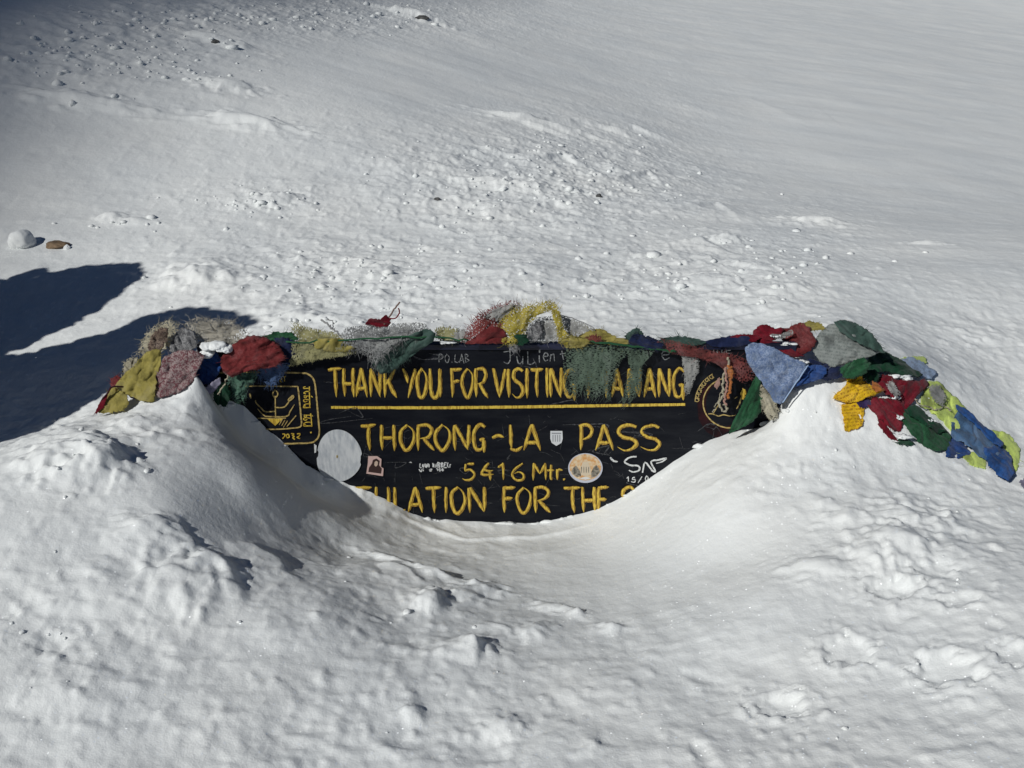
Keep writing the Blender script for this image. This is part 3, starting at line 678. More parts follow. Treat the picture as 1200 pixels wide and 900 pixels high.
# glyphs as brush strokes in a unit box
G = {
 'T': [[(0, .04), (.5, .03), (1, .0)], [(.52, .02), (.50, .5), (.60, 1)]],
 'H': [[(.06, 0), (.08, .5), (.14, .98)], [(.86, 0), (.86, .5), (.94, 1)], [(.1, .52), (.88, .50)]],
 'A': [[(.48, 0), (.28, .5), (.06, 1)], [(.5, 0), (.72, .5), (.98, 1)], [(.18, .70), (.82, .68)]],
 'N': [[(.08, .02), (.08, .5), (.12, 1)], [(.12, .0), (.5, .5), (.90, .98)], [(.9, 0), (.9, .95)]],
 'K': [[(.1, 0), (.1, .5), (.14, 1)], [(.86, .0), (.5, .34), (.2, .56)], [(.38, .44), (.66, .72), (1, 1)]],
 'Y': [[(.02, 0), (.28, .28), (.48, .52)], [(.98, 0), (.72, .5), (.42, 1)]],
 'O': [[(.5, 0), (.12, .25), (.06, .6), (.3, .96), (.62, .96), (.92, .6), (.88, .22), (.5, .0)]],
 'U': [[(.06, 0), (.08, .55), (.28, .95), (.6, .97), (.84, .7), (.88, .0)], [(.88, .0), (.90, .6), (.92, 1)]],
 'F': [[(.1, .0), (.12, .5), (.14, 1)], [(.08, .04), (.5, .03), (1, .0)], [(.14, .46), (.78, .42)]],
 'R': [[(.1, 0), (.1, .5), (.14, 1)], [(.08, .03), (.6, .0), (.88, .2), (.68, .46), (.2, .54)], [(.38, .52), (.66, .76), (1, 1)]],
 'V': [[(.02, 0), (.26, .5), (.52, 1)], [(.96, 0), (.74, .5), (.5, .98)]],
 'I': [[(.5, 0), (.48, .5), (.56, 1)]],
 'S': [[(.92, .10), (.62, .0), (.2, .08), (.08, .28), (.3, .45), (.72, .54), (.92, .74), (.72, .95), (.36, 1.0), (.04, .86)]],
 'G': [[(.9, .10), (.55, .0), (.16, .2), (.06, .55), (.26, .92), (.6, .95), (.84, .72)], [(.50, .58), (.92, .56)], [(.84, .58), (.80, .8), (.84, 1.1)]],
 'M': [[(.08, 0), (.06, 1)], [(.1, 0), (.48, .62)], [(.88, 0), (.5, .62)], [(.9, 0), (.95, 1)]],
 'L': [[(.2, 0), (.2, .5), (.22, .92)], [(.2, .92), (.6, .98), (1, .84)]],
 'P': [[(.14, .0), (.14, .5), (.16, 1)], [(.08, .04), (.6, .0), (.94, .2), (.74, .46), (.2, .58)]],
 'E': [[(.1, 0), (.1, .5), (.14, 1)], [(.08, .02), (1, .0)], [(.12, .47), (.8, .44)], [(.14, .97), (1, .93)]],
 '-': [[(0, .5), (.5, .42), (1, .5)]],
 '5': [[(.9, .03), (.3, .05)], [(.3, .05), (.2, .42)], [(.2, .44), (.65, .38), (.92, .62), (.72, .92), (.3, 1.0), (.02, .9)]],
 '4': [[(.62, .0), (.1, .62), (.98, .64)], [(.62, .0), (.30, .3), (.55, .42), (.95, .40)], [(.66, .4), (.72, 1)]],
 '1': [[(.0, .25), (.7, .0)], [(.7, 0), (.72, .5), (.7, 1)]],
 '6': [[(.8, .0), (.3, .3), (.08, .68), (.35, .98), (.78, .94), (.92, .66), (.6, .48), (.2, .62)]],
 't': [[(.5, .1), (.5, .8), (.7, .98)], [(.05, .42), (.95, .40)]],
 'r': [[(.2, .35), (.22, 1)], [(.2, .55), (.5, .36), (.95, .42)]],
 '.': [[(.4, .9), (.55, 1.0)]],
 'a': [[(.8, .35), (.3, .4), (.15, .75), (.5, .98), (.8, .6)], [(.8, .35), (.85, 1)]],
 'u': [[(.1, .4), (.15, .85), (.5, .98), (.8, .7), (.82, .4)], [(.82, .4), (.88, 1)]],
 'i': [[(.5, .42), (.5, 1)], [(.7, .05), (.5, .0), (.55, .18), (.75, .1)]],
 'e': [[(.1, .65), (.8, .6), (.75, .38), (.35, .36), (.12, .66), (.4, .98), (.9, .88)]],
 'n': [[(.12, .4), (.12, 1)], [(.12, .6), (.5, .36), (.82, .5), (.86, 1)]],
 'J': [[(.0, .1), (.5, .04), (1.0, .0)], [(.62, .04), (.62, .8), (.35, 1.15), (.0, 1.0)]],
 'D': [[(.1, 0), (.1, 1)], [(.1, .0), (.8, .3), (.8, .7), (.1, 1)]],
 'B': [[(.1, 0), (.1, 1)], [(.1, .0), (.8, .2), (.2, .46), (.9, .7), (.1, 1)]],
 'C': [[(.9, .1), (.4, .0), (.08, .5), (.4, 1), (.95, .9)]],
 '0': [[(.5, 0), (.1, .5), (.5, 1), (.9, .5), (.5, .0)]],
 '/': [[(.8, 0), (.1, 1)]],
}
def text_line(items, hw, mat, name, lab, seed, ta=0.75, tb=0.12, off=0.0, jit=0.08, slant=0):
    rs = np.random.RandomState(seed); big = (items[0][4] - items[0][3]) > 15; allp = []
    if big:
        o = bpy.data.objects.new(name, None); C.objects.link(o); o.parent = sign; label(o, lab)
    for n_i, (ch, x0, x1, y0, y1) in enumerate(items):
        ps = []
        for st in G[ch]:
            pts = [(x0 + u * (x1 - x0) + rs.randn() * 0.35 - slant * (v - 0.5) * (y1 - y0), y0 + v * (y1 - y0) + rs.randn() * 0.35) for u, v in st]
            ps.append((pts, hw * (0.92 + 0.16 * rs.rand()), ta, tb))
        if big:      # darker ochre under-stroke with a loaded bright stroke on top, as the brush left it
            v1, f1 = ribbon(ps, off, jit, seed + n_i)
            v2, f2 = ribbon([([(a - 0.45, b - 0.3) for a, b in st], h_ * 0.58, ta_, tb_) for st, h_, ta_, tb_ in ps], off + 0.0022, jit * 2.2, seed + n_i + 50)
            c_ = child('letter', v1 + v2, f1 + [tuple(k + len(v1) for k in f) for f in f2], OCHREP, sign, False); c_.parent = o
            c_.data.materials.append(mat); c_.data.polygons.foreach_set('material_index', [0] * len(f1) + [1] * len(f2))
        allp += ps
    if not big:
        o = child(name, *ribbon(allp, off, jit, seed), mat, sign, False); label(o, lab, kind='stuff')
    return o
def wl(s_, spans, y0, y1): return [(c, a, b, y0, y1) for c, (a, b) in zip(s_, spans)]
text_line(wl('THANKYOUFORVISITINGMANANG', [(384, 401), (402, 416), (417, 431), (433, 447), (449, 465), (472, 487), (488, 501), (503, 517), (528, 542), (541, 555), (556, 572),
   (578, 593), (593, 599), (600, 614), (614, 621), (622, 636), (638, 644), (644, 659), (661, 676), (688, 712), (716, 731), (736, 751), (754, 769), (771, 786), (788, 803)], 432, 466),
   2.15, YELLOW, 'painted_lettering', 'top line of yellow brush lettering, THANK YOU FOR VISITING MANANG', 3)
text_line(wl('THORONG-LAPASS', [(423, 441), (446, 464), (468, 486), (488, 509), (509, 529), (531, 551), (554, 570), (577, 591), (595, 612), (613, 634), (678, 695), (697, 719), (723, 748), (750, 775)], 498, 528),
   2.15, YELLOW, 'painted_lettering', 'second line of yellow brush lettering, THORONG-LA PASS', 4)
text_line(wl('5416Mtr.', [(542, 557), (562, 579), (584, 592), (599, 616), (624, 641), (641, 650), (651, 660), (659, 663)], 543, 563),
   1.5, YELLOW, 'painted_lettering', 'small third line of yellow lettering, 5416 Mtr.', 5)
text_line(wl('CONGRATULATIONFORTHESUCCESS', [(295, 312), (314, 331), (333, 350), (352, 369), (371, 388), (392, 411), (414, 436), (440, 457), (460, 475), (477, 496), (499, 517), (519, 526), (528, 546), (548, 570), (589, 604), (605, 623), (625, 645), (661, 681), (682, 699), (700, 714), (728, 744), (748, 764), (768, 784), (788, 804), (808, 824), (828, 844), (848, 864)], 571, 601),
   2.15, YELLOW, 'painted_lettering', 'bottom line of yellow lettering running down into the snow', 6)
child('underline', *ribbon([([(388, 477.5), (500, 477.8), (600, 477.0), (700, 475.5), (803, 474)], 1.7, 0.9, 0.9)], 0, 0.05, 8), YELLOW, sign, False)
# scratched and chalked names
text_line(wl('PO.LAB', [(514, 519), (521, 527), (528, 531), (532, 538), (539, 544), (545, 550)], 415, 425), 0.45, CHALK, 'scratched_writing', 'faint scratched writing PO.LAB on the top rail side', 9, 1, 0.6)
text_line([('J', 590, 602, 411, 424), ('u', 605, 614, 411, 427), ('L', 616, 627, 412, 427), ('i', 629, 635, 410, 425), ('e', 636, 643, 409, 423), ('n', 644, 651, 409, 424), ('t', 656, 662, 410, 422)], 0.62, CHALK, 'scratched_writing', 'chalky handwritten name Julien above the lettering', 10, 1, 0.6)
smg = []
for i in range(26):
    x, y = 300 + 540 * _rs.rand(), 412 + 180 * _rs.rand(); smg.append(([(x + 14 * _rs.randn(), y + 4 * _rs.randn()) for _ in range(4)], 0.3 + 0.5 * _rs.rand(), .3, .3))
child('scratches', *ribbon(smg, -0.0007, 0.4, 25), SCUFF, sign, False)['kind'] = 'stuff'
text_line([('e', 752, 761, 408, 421), ('e', 774, 786, 407, 421)], 0.65, CHALK, 'scratched_writing', 'chalky loops of writing half hidden by the green cloth', 11, 1, 0.6)
text_line([('a', 835, 842, 404, 415), ('L', 845, 850, 400, 414), ('e', 850, 858, 404, 415)], 0.5, CHALK, 'scratched_writing', 'thin chalk scribble near the right end of the rail', 12, 1, 0.6)
child('white_tag', *ribbon([([(715, 536), (719, 540), (724, 541)], 1.1, .6, .3), ([(746, 535), (738, 536), (732, 541), (738, 545), (748, 546), (749, 551), (742, 553), (737, 551)], 1.0, .8, .6),
   ([(753, 554), (756, 542), (764, 551), (768, 552), (763, 541), (772, 539), (781, 537), (776, 541), (769, 543)], 1.0, .8, .5)], 0.0004, 0.12, 13), WHITEP, sign, False)['label'] = 'white marker tag reading SN with flourishes'
text_line([('1', 734, 737, 559, 565), ('5', 740, 745, 559, 565), ('/', 747, 754, 558, 566), ('0', 756, 760, 558, 564)], 0.55, WHITEP, 'scratched_writing', 'tiny white numbers under the SN tag', 14, 1, 0.7)
# pale scuffs lower right
sc_p = []
for i in range(150):
    x, y = 420 + 430 * _rs.rand(), 485 + 110 * _rs.rand(); a = _rs.randn() * 0.5 + (1.3 if _rs.rand() < .3 else 0); l_ = 3 + 16 * _rs.rand()
    sc_p.append(([(x, y), (x + l_ * .5 * math.cos(a), y + l_ * .5 * math.sin(a) + _rs.randn()), (x + l_ * math.cos(a), y + l_ * math.sin(a))], 0.22, .3, .3))
child('scratches', *ribbon(sc_p, -0.0006, 0.2, 15), SCUFF, sign, False)['kind'] = 'stuff'
# left emblem: double rounded frame, branching device over a solid triangle, native script
def E(cx, cy, pts): return pts
em = [([(250, 437), (300, 436.5), (350, 437), (362, 439), (368, 446), (370, 458), (373, 490), (374, 508), (370, 516), (362, 519), (335, 520), (300, 521)], 0.95, 1, 1),
      ([(255, 453), (290, 452.5), (320, 452.5), (349, 453)], 0.7, 1, 1), ([(349, 453), (351, 470), (353.5, 497)], 0.9, 1, 1), ([(353.5, 497), (351, 500.5), (340, 502), (325, 503), (300, 503)], 0.8, 1, 1),
      ([(322.5, 464), (322.6, 478), (323, 491)], 0.7, 1, 1), ([(322.3, 457), (319.5, 461), (321, 465), (324, 465), (325.5, 461), (322.3, 457)], 0.7, 1, 1),
      ([(323.5, 477.5), (333, 477), (339, 470), (343, 464)], 0.7, 1, .8), ([(343, 463), (338, 468), (339, 470), (344, 466), (343.5, 463)], 0.6, 1, 1),
      ([(322, 482), (311, 482.5), (306, 478), (300, 472), (299.5, 469)], 0.7, 1, .8), ([(311, 488), (335, 488), (340, 482), (345, 474)], 0.7, 1, .6), ([(311, 488), (306, 484), (302, 479)], 0.6, 1, .6),
      ([(347, 487), (341, 494), (336, 500)], 0.6, 1, .6), ([(334, 492), (330, 499)], 0.5, 1, .6), ([(337, 493), (332, 501)], 0.5, 1, .6), ([(331, 491), (327, 498)], 0.6, 1, .6),
      ([(292.5, 461), (294, 467)], 0.9, .7, .7), ([(302, 490), (320, 490.5), (335, 490)], 0.6, 1, 1)]
child('emblem', *ribbon(em, 0.0, 0.10, 16), YTHIN, sign, False)['label'] = 'yellow rounded frame emblem with a branching device'
child('emblem_triangle', [SP(313, 490.8, .0012), SP(331, 490.8, .0012), SP(322.5, 499, .0012)], [(0, 2, 1)], YELLOW, sign, False)
# vertical native script along the frame (head line at the right, letters hanging to the left)
dv = [([(362.5, 453), (363, 478)], 0.65, 1, 1), ([(364, 484.5), (365.5, 500)], 0.65, 1, 1)]
for yy, k in ((455, 0), (459, 1), (464, 2), (469, 3), (473.5, 1), (477.5, 0), (486.5, 2), (490.5, 3), (495, 1), (499, 0)):
    xr = 362.8 + (yy - 453) * 0.055
    if k == 0: dv += [([(xr, yy), (356, yy + .3)], 0.55, 1, 1), ([(358, yy - 2), (355.5, yy - 1), (356, yy + .5)], 0.5, 1, 1)]
    if k == 1: dv += [([(xr, yy), (359, yy - .2), (356, yy + 1.5), (358.5, yy + 2.6)], 0.55, 1, 1)]
    if k == 2: dv += [([(xr, yy), (356, yy)], 0.5, 1, 1), ([(360, yy), (358, yy + 2.4), (356, yy + 1)], 0.5, 1, 1), ([(xr + 1, yy), (366.5, yy + 1.6)], 0.5, 1, .6)]
    if k == 3: dv += [([(xr, yy), (358.5, yy - 1), (355.5, yy + .3), (357.5, yy + 2), (360, yy + 1)], 0.5, 1, 1)]
dv += [([(364.2, 506), (364.6, 507.6)], 0.9, 1, 1),
       ([(327, 441.5), (335, 441.3)], 0.4, 1, 1), ([(333.5, 441.3), (333.5, 447)], 0.45, 1, 1), ([(329, 441.5), (330.5, 444), (328, 446), (330, 448)], 0.4, 1, 1),
       ([(338, 508.5), (335.5, 510), (336.5, 513), (339, 512), (338, 508.5)], 0.6, 1, 1), ([(341, 508), (344.5, 508.5), (342.5, 510.3), (345, 511.5), (343, 513), (345.5, 515)], 0.6, 1, 1),
       ([(348, 508.5), (351.5, 508.2), (350.5, 511), (348, 512.5), (351.5, 514)], 0.6, 1, 1), ([(331, 508.5), (334, 509), (333, 512), (331, 514)], 0.6, 1, 1)]
label(child('native_script', *ribbon(dv, 0.0004, 0.08, 17), YELLOW, sign, False), 'native script running down the frame and across its foot', kind='stuff')
# right emblem: stain, ring, script on an arc, mountain line, little figure
st_o = closed_curve([(817, 470), (822, 462), (826, 452), (840, 448), (862, 460), (862, 500), (850, 507), (842, 514), (828, 506), (819, 492)], 50)
stv = [SP(845, 480, -.0012)] + [SP(p[0], p[1], -.0012) for p in st_o]
child('red_stain', stv, [(0, 1 + i, 1 + (i + 1) % 50) for i in range(50)], STAIN, sign, False)
st_i = [SP(848, 474, -.0004)] + [SP(848 + 21 * math.cos(a), 474 + 26 * math.sin(a), -.0004) for a in np.linspace(0, 2 * math.pi, 40, endpoint=False)]
child('emblem_ground', st_i, [(0, 1 + i, 1 + (i + 1) % 40) for i in range(40)], BOARD, sign, False)
ring = [(856 + 32 * math.cos(a), 472 + 29.5 * math.sin(a)) for a in np.linspace(math.radians(65), math.radians(262), 30)]
arc = [(ring, 0.75, 1, 1), ([(830, 485), (835, 485), (842, 487.5), (848, 486), (855, 487.5), (862, 486.5)], 0.6, .8, .5), ([(836, 484), (841, 476), (843, 473), (845, 478), (848, 483)], 0.6, .8, .6),
       ([(861, 467), (864, 465)], .5, .7, .7), ([(870, 455), (873, 460), (868, 468), (866, 474), (863, 479)], 0.9, .8, .5)]
for k, a in enumerate(np.radians([186, 194, 202, 210, 218, 227, 236])):
    c0 = np.array((856 + 39.5 * math.cos(a), 472 + 37 * math.sin(a))); tn = np.array((-math.sin(a), math.cos(a))); rd = np.array((math.cos(a), math.sin(a)))
    q = lambda u, v: tuple(c0 + tn * u * 2.2 + rd * v * 2.2)
    arc += [([q(-1.2, .9), q(1.2, .9)], 0.5, 1, 1), ([q(.6, .9), q(.6, -1.3)], 0.45, 1, 1)]
    arc += [([q(-1, .8), q(-1.1, -.4), q(-.1, -.6 if k % 2 else -1.2), q(.5, .1)], 0.45, 1, 1)]
child('round_emblem', *ribbon(arc, 0.0006, 0.09, 18), YTHIN, sign, False)['label'] = 'yellow ring emblem with arched script and a mountain line, over a dried red stain'
child('emblem_figure', *ribbon([([(872, 456), (870, 468)], 3.0, .5, .6)], 0.0008, 0.2, 19), YELLOW, sign, False)
# stickers
def disc(name, pts, mat, off, lab=None, thick=0.0008):
    n = len(pts); c = np.mean(pts, 0)
    V_ = [SP(c[0], c[1], off + thick)] + [SP(p[0], p[1], off + thick) for p in pts] + [SP(p[0], p[1], off - 0.0006) for p in pts]
    F_ = [(0, 1 + (i + 1) % n, 1 + i) for i in range(n)] + [(1 + i, 1 + (i + 1) % n, 1 + n + (i + 1) % n, 1 + n + i) for i in range(n)]
    o = child(name, V_, F_, mat, sign, False)
    if lab: o['label'] = lab
    return o
WORN = paint('worn_white_vinyl', (0.60, 0.62, 0.63), 0.6, ((0.40, 0.43, 0.46), (60, 60, 14), 0.34, 0.6))
lob = []
for t in np.linspace(0, 2 * math.pi, 72, endpoint=False):
    r = 27.8 + 1.3 * math.cos(2 * t) * -1 + 0.9 * math.sin(3 * t + 1)
    if abs(t - 0.12) < 0.16 or abs(t - math.pi - 0.1) < 0.12: r -= 1.6
    lob.append((397 + r * math.cos(t), 534.5 + (r + 1.5) * math.sin(t)))
disc('sticker', lob, WORN, 0.0014, 'large faded round white sticker left of the lettering')
disc('sticker_scuff', [(395 + 1.0 * math.cos(t), 535 + 2 * math.sin(t)) for t in np.linspace(0, 6.28, 8, endpoint=False)], paint('ochre_scuff', (0.35, 0.28, 0.12)), 0.0026)
ps_ = disc('sticker', [(431.5, 534.5), (442, 534.5), (447, 538), (446.5, 547), (449.5, 549), (448.8, 558), (429.3, 555), (431, 543)], paint('pale_pink_vinyl', (0.60, 0.42, 0.38), 0.5), 0.0014, 'small torn photo sticker with a dark portrait')
disc('sticker_print', [(432.5, 548), (436, 543), (437, 539), (441, 537.3), (445, 540), (444, 545), (447.3, 549), (446.5, 555), (431.6, 553)], paint('dark_brown_print', (0.045, 0.022, 0.02), 0.5), 0.0024)
disc('sticker_print', [(438.5, 545), (439, 541.5), (441, 540), (443, 541.5), (442.5, 545), (440.5, 547)], paint('beige_print', (0.55, 0.42, 0.33), 0.5), 0.0034)
disc('sticker', [(645, 505), (659, 505), (659.5, 514), (658, 519), (652, 522.5), (646.5, 519), (644.8, 514)], paint('white_vinyl', (0.62, 0.64, 0.65), 0.5), 0.0014, 'small white shield sticker between LA and PASS')
for x in (648, 650.7, 653.4, 656):
    disc('shield_stripe', [(x - .45, 509.5), (x + .45, 509.5), (x + .45, 517.5), (x - .45, 517.5)], paint('grey_print', (0.24, 0.25, 0.27), 0.5), 0.0022)
disc('shield_stripe', [(646.5, 507.2), (657.6, 507.2), (657.6, 508.4), (646.5, 508.4)], paint('grey_print', (0.24, 0.25, 0.27), 0.5), 0.0022)
ell = lambda cx, cy, a, b, n=48: [(cx + a * math.cos(t), cy + b * math.sin(t)) for t in np.linspace(0, 2 * math.pi, n, endpoint=False)]
disc('sticker', ell(686, 548.5, 20.2, 17.4), paint('pale_rim_vinyl', (0.50, 0.52, 0.60), 0.45), 0.0014, 'oval orange sticker with a grey hilly scene and pale rim')
m_, nt_, b_ = new_mat('orange_scene_print')
tc_ = N(nt_, 'ShaderNodeTexCoord'); n_t = N(nt_, 'ShaderNodeTexNoise', Scale=70.0, Detail=4.0); nt_.links.new(tc_.outputs['Object'], n_t.inputs['Vector'])
cr_ = N(nt_, 'ShaderNodeValToRGB'); cr_.color_ramp.elements[0].position = .4; cr_.color_ramp.elements[0].color = (.60, .30, .10, 1); cr_.color_ramp.elements[1].position = .62; cr_.color_ramp.elements[1].color = (.68, .55, .36, 1)
nt_.links.new(n_t.outputs['Fac'], cr_.inputs['Fac']); nt_.links.new(cr_.outputs['Color'], b_.inputs['Base Color']); b_.inputs['Roughness'].default_value = .5
disc('sticker_print', ell(686, 547.6, 18.6, 15.4), m_, 0.0022)
GRP = paint('grey_hill_print', (0.30, 0.27, 0.22), 0.5, ((0.08, 0.075, 0.06), (80, 80, 80), 0.4, 0.6))
disc('sticker_print', [(669.5, 552), (672, 548), (675, 545.5), (677.5, 549), (680, 552), (681, 558), (676, 559), (671.5, 556)], GRP, 0.0030)
disc('sticker_print', [(693, 553), (696, 547), (699, 545), (702, 549), (703, 553), (699, 558), (693, 560)], GRP, 0.0030)
disc('sticker_print', [(680, 549), (683, 541), (689, 541), (692, 549), (693, 556), (686, 558), (680, 556)], paint('cream_print', (0.62, 0.52, 0.38), 0.5), 0.0030)
for x in (681.5, 684.2, 687, 689.8): disc('sticker_print', [(x - .4, 547), (x + .4, 547), (x + .4, 554), (x - .4, 554)], GRP, 0.0038)
disc('sticker_print', [(679, 560.5), (686, 558.5), (693, 560.5), (686, 562.3)], paint('white_print', (0.66, 0.66, 0.64), 0.5), 0.0038)
# torn remains of a white lettered sticker
text_line([('L', 491.5, 494, 543, 548), ('a', 494.5, 497, 542, 548), ('a', 497.5, 500, 542, 548), ('n', 500.5, 503, 542, 548), ('H', 506.5, 509, 543, 548), ('0', 510, 512.5, 543, 548), ('B', 513.3, 516, 542, 548), ('B', 516.8, 519.5, 542, 548), ('E', 520.3, 523, 542, 548), ('I', 523.8, 526, 542, 548), ('r', 526.5, 528.5, 542, 548),
           ('u', 492, 494.5, 548, 552), ('i', 495, 497, 549, 552), ('e', 503, 506, 549, 552), ('1', 511.5, 513, 549, 552), ('6', 514, 516.5, 549, 552), ('4', 517, 520, 549, 552)], 0.62, WHITEP, 'sticker_lettering', 'flaking white lettering of a torn sticker', 20, 1, .8)
disc('sticker_scrap', [(479, 542), (481.5, 541), (483, 542.6)], WHITEP, 0.0014)
disc('sticker_scrap', [(368, 520), (371, 522), (370.5, 530), (368.5, 531)], WHITEP, 0.0010)

# ------------------------------------------------------------------ prayer flag strings
def fs(loc, text): return empty('prayer_flag_string', loc, text, 'prayer flags', 'strings of prayer flags over the signboard')
A = fs(PT(230, 430, 0.0), 'faded olive, maroon and beige prayer flags slumped over the left end of the signboard')
cord(A, [(112, 484, -.28), (134, 452, -.2), (160, 468, -.16), (186, 470, -.12)], CL('maroon'), 0.0035, text='dark cord crossing the olive cloth')
flag(A, CL('deepred'), [(111, 485), (116, 474), (123, 463), (127, 461), (121, 478)], (-.22, -.3), .004, fringe=14, text='sliver of red cloth at the far left')
flag(A, CL('cream'), [(160, 415), (164, 402), (172, 389), (184, 379), (200, 374), (208, 378), (210, 392), (202, 406), (186, 414), (172, 420)], (.04, -.02), .03, .0, (60, 1.3, .010), 70, 8, 30, text='cream gauze loop')
flag(A, CL('brownprint'), [(173, 408), (178, 393), (188, 384), (197, 385), (196, 398), (188, 411), (178, 413)], (.0, -.05), .03, .02, (50, 2, .010), 20, 5, 40, text='brown printed cloth inside the cream loop')
flag(A, CL('greyprint'), [(207, 388), (217, 384), (228, 391), (231, 404), (223, 414), (206, 416), (198, 409)], (.02, -.05), .035, .005, (70, 2, .012), 40, 7, 40, text='grey printed rag')
flag(A, CL('beige'), [(216, 380), (232, 371), (252, 374), (270, 375), (285, 385), (290, 399), (276, 408), (256, 402), (238, 403), (224, 398)], (.10, -.02), .045, .0, (10, 2.5, .016), 130, 11, 330, text='shaggy pile of shredded beige cloth')
flag(A, CL('cream'), [(146, 424), (152, 419), (162, 419), (160, 429), (150, 437), (142, 440)], (-.06, -.12), .02, .0, (40, 2, .006), 25, 5, 5)
flag(A, CL('red'), [(130, 444), (138, 440), (144, 446), (138, 455), (130, 453)], (-.12, -.18), .02, .0, fringe=30)
flag(A, CL('blue'), [(174, 472), (190, 462), (214, 450), (236, 440), (240, 450), (228, 462), (208, 470), (190, 473)], (-.05, -.20), .02, .0, (-20, 2, .008), text='blue cloth under the maroon print')
flag(A, CL('blue'), [(222, 430), (232, 413), (246, 407), (256, 414), (260, 428), (256, 440), (244, 451), (232, 450)], (.0, -.08), .045, .005, (35, 2, .010), 15, 5, text='deep blue bunched cloth')
flag(A, CL('maroonprint'), [(186, 427), (198, 415), (214, 410), (229, 411), (240, 417), (233, 432), (226, 448), (208, 461), (186, 466), (181, 461), (182, 445)], (-.06, -.18), .035, .02, (-35, 1.2, .006), 30, 5, text='pink and maroon printed cloth')
flag(A, CL('olive'), [(160, 425), (172, 412), (188, 409), (189, 424), (184, 440), (182, 458), (181, 470), (165, 470), (148, 462), (134, 453), (146, 438)], (-.06, -.20), .03, .025, (-60, 1.1, .010), 25, 6, text='large olive yellow cloth')
flag(A, CL('olive'), [(134, 453), (148, 462), (151, 474), (142, 482), (128, 484), (114, 483), (122, 468)], (-.16, -.27), .02, .022, (-50, 1.2, .006), 25, 6, text='lower fold of olive yellow cloth')
flag(A, CL('lilac'), [(236, 459), (250, 447), (258, 442), (259, 449), (249, 460), (240, 464)], -.09, .012, .02, (-40, 1, .004))
flag(A, CL('navy'), [(322, 396), (338, 396), (348, 404), (346, 424), (336, 430), (326, 420)], -.02, .015, .0, (80, 1.5, .008), 30, 6, text='navy rag behind the red bundle')
flag(A, CL('green'), [(306, 396), (322, 389), (342, 390), (349, 397), (338, 403), (318, 402)], (.03, -.01), .015, .0, (0, 1.5, .006), 40, 8, 20)
flag(A, CL('skyblue'), [(300, 430), (318, 427), (336, 424), (341, 428), (333, 438), (326, 449), (317, 453), (308, 447), (299, 441)], -.035, .012, .0, (80, 1.2, .006), 150, 9, 60, (0.2, 1), text='frayed light blue cloth')
flag(A, CL('teal'), [(266, 440), (284, 432), (303, 434), (300, 446), (290, 455), (287, 468), (278, 474), (270, 464), (266, 452)], (-.05, -.09), .02, .0, (75, 1.4, .012), 80, 7, 60, (0, 1), text='worn teal green cloth')
flag(A, CL('darkgreen'), [(252, 458), (259, 447), (267, 453), (270, 466), (264, 476), (254, 473), (249, 466)], -.10, .02, .0, (60, 2, .012), 30, 6, text='dark green crumpled cloth')
flag(A, CL('red'), [(258, 424), (266, 409), (280, 399), (295, 393), (312, 396), (328, 407), (334, 420), (320, 430), (300, 433), (284, 436), (270, 443), (262, 436)], (-.01, -.09), .055, .012, (-15, 1.6, .014), 60, 7, 120, text='bulky red cloth bundle')
cord(A, [(256, 463, -.14), (263, 449, -.13), (268, 440, -.12)], CL('cream'), 0.0035, text='white cord end')

B = fs(PT(420, 395, 0.0), 'olive, grey and dark green prayer flags over the board top above THANK YOU')
cord(B, [(335, 402, -.03), (380, 400, -.04), (430, 397, -.05), (500, 395, -.04), (548, 398, -.03)], CL('green'), 0.004)
flag(B, CL('paleolive'), [(341, 390), (344, 378), (356, 382), (376, 387), (398, 391), (404, 400), (392, 410), (366, 412), (348, 408)], (.06, -.02), .02, .0, (8, 1.2, .010), 60, 8, 30, text='pale olive cloth standing up at its left corner')
flag(B, CL('olive'), [(366, 399), (384, 396), (402, 397), (418, 404), (412, 412), (388, 412), (370, 408)], -.03, .02, .012, (-70, 1.4, .008), 20, 6)
flag(B, CL('paleolive'), [(342, 402), (366, 404), (394, 407), (420, 409), (419, 414), (396, 419), (372, 423), (352, 427), (336, 430), (342, 418)], -.03, .015, .010, (5, 1.5, .006), 60, 4, 10, (0, 1), text='long printed pale olive cloth along the board top')
flag(B, CL('darkteal'), [(438, 414), (454, 402), (476, 394), (500, 385), (510, 390), (508, 400), (492, 410), (474, 424), (458, 436), (444, 438), (438, 428)], -.035, .025, .0, (-40, 1.6, .012), 110, 9, 90, (0, 1), text='dark green frayed underside')
flag(B, CL('greyfray'), [(396, 394), (408, 383), (428, 381), (450, 383), (474, 378), (498, 379), (506, 388), (488, 396), (468, 402), (452, 415), (440, 427), (430, 418), (414, 412), (400, 404)], (.02, -.07), .035, .012, (20, 2.0, .014), 260, 12, 220, (0, 1), text='big shredded grey white printed cloth')
flag(B, CL('paleolive'), [(508, 396), (510, 384), (524, 383), (536, 386), (540, 400), (524, 402)], (.03, -.01), .012, .0, (0, 1.5, .006), 30, 6, 5)
flag(B, CL('palegrey'), [(530, 398), (534, 387), (546, 386), (552, 396), (546, 402)], (.03, -.01), .012, .003, (40, 1.5, .008), 40, 6, 20)
cord(B, [(376, 374, .04), (384, 380, .02), (390, 386, .0), (398, 391, -.02)], CL('greyprint'), 0.004, 'stray_thread')
cord(B, [(384, 374, .04), (391, 378, .03), (389, 384, .0)], CL('greyprint'), 0.0025, 'stray_thread')

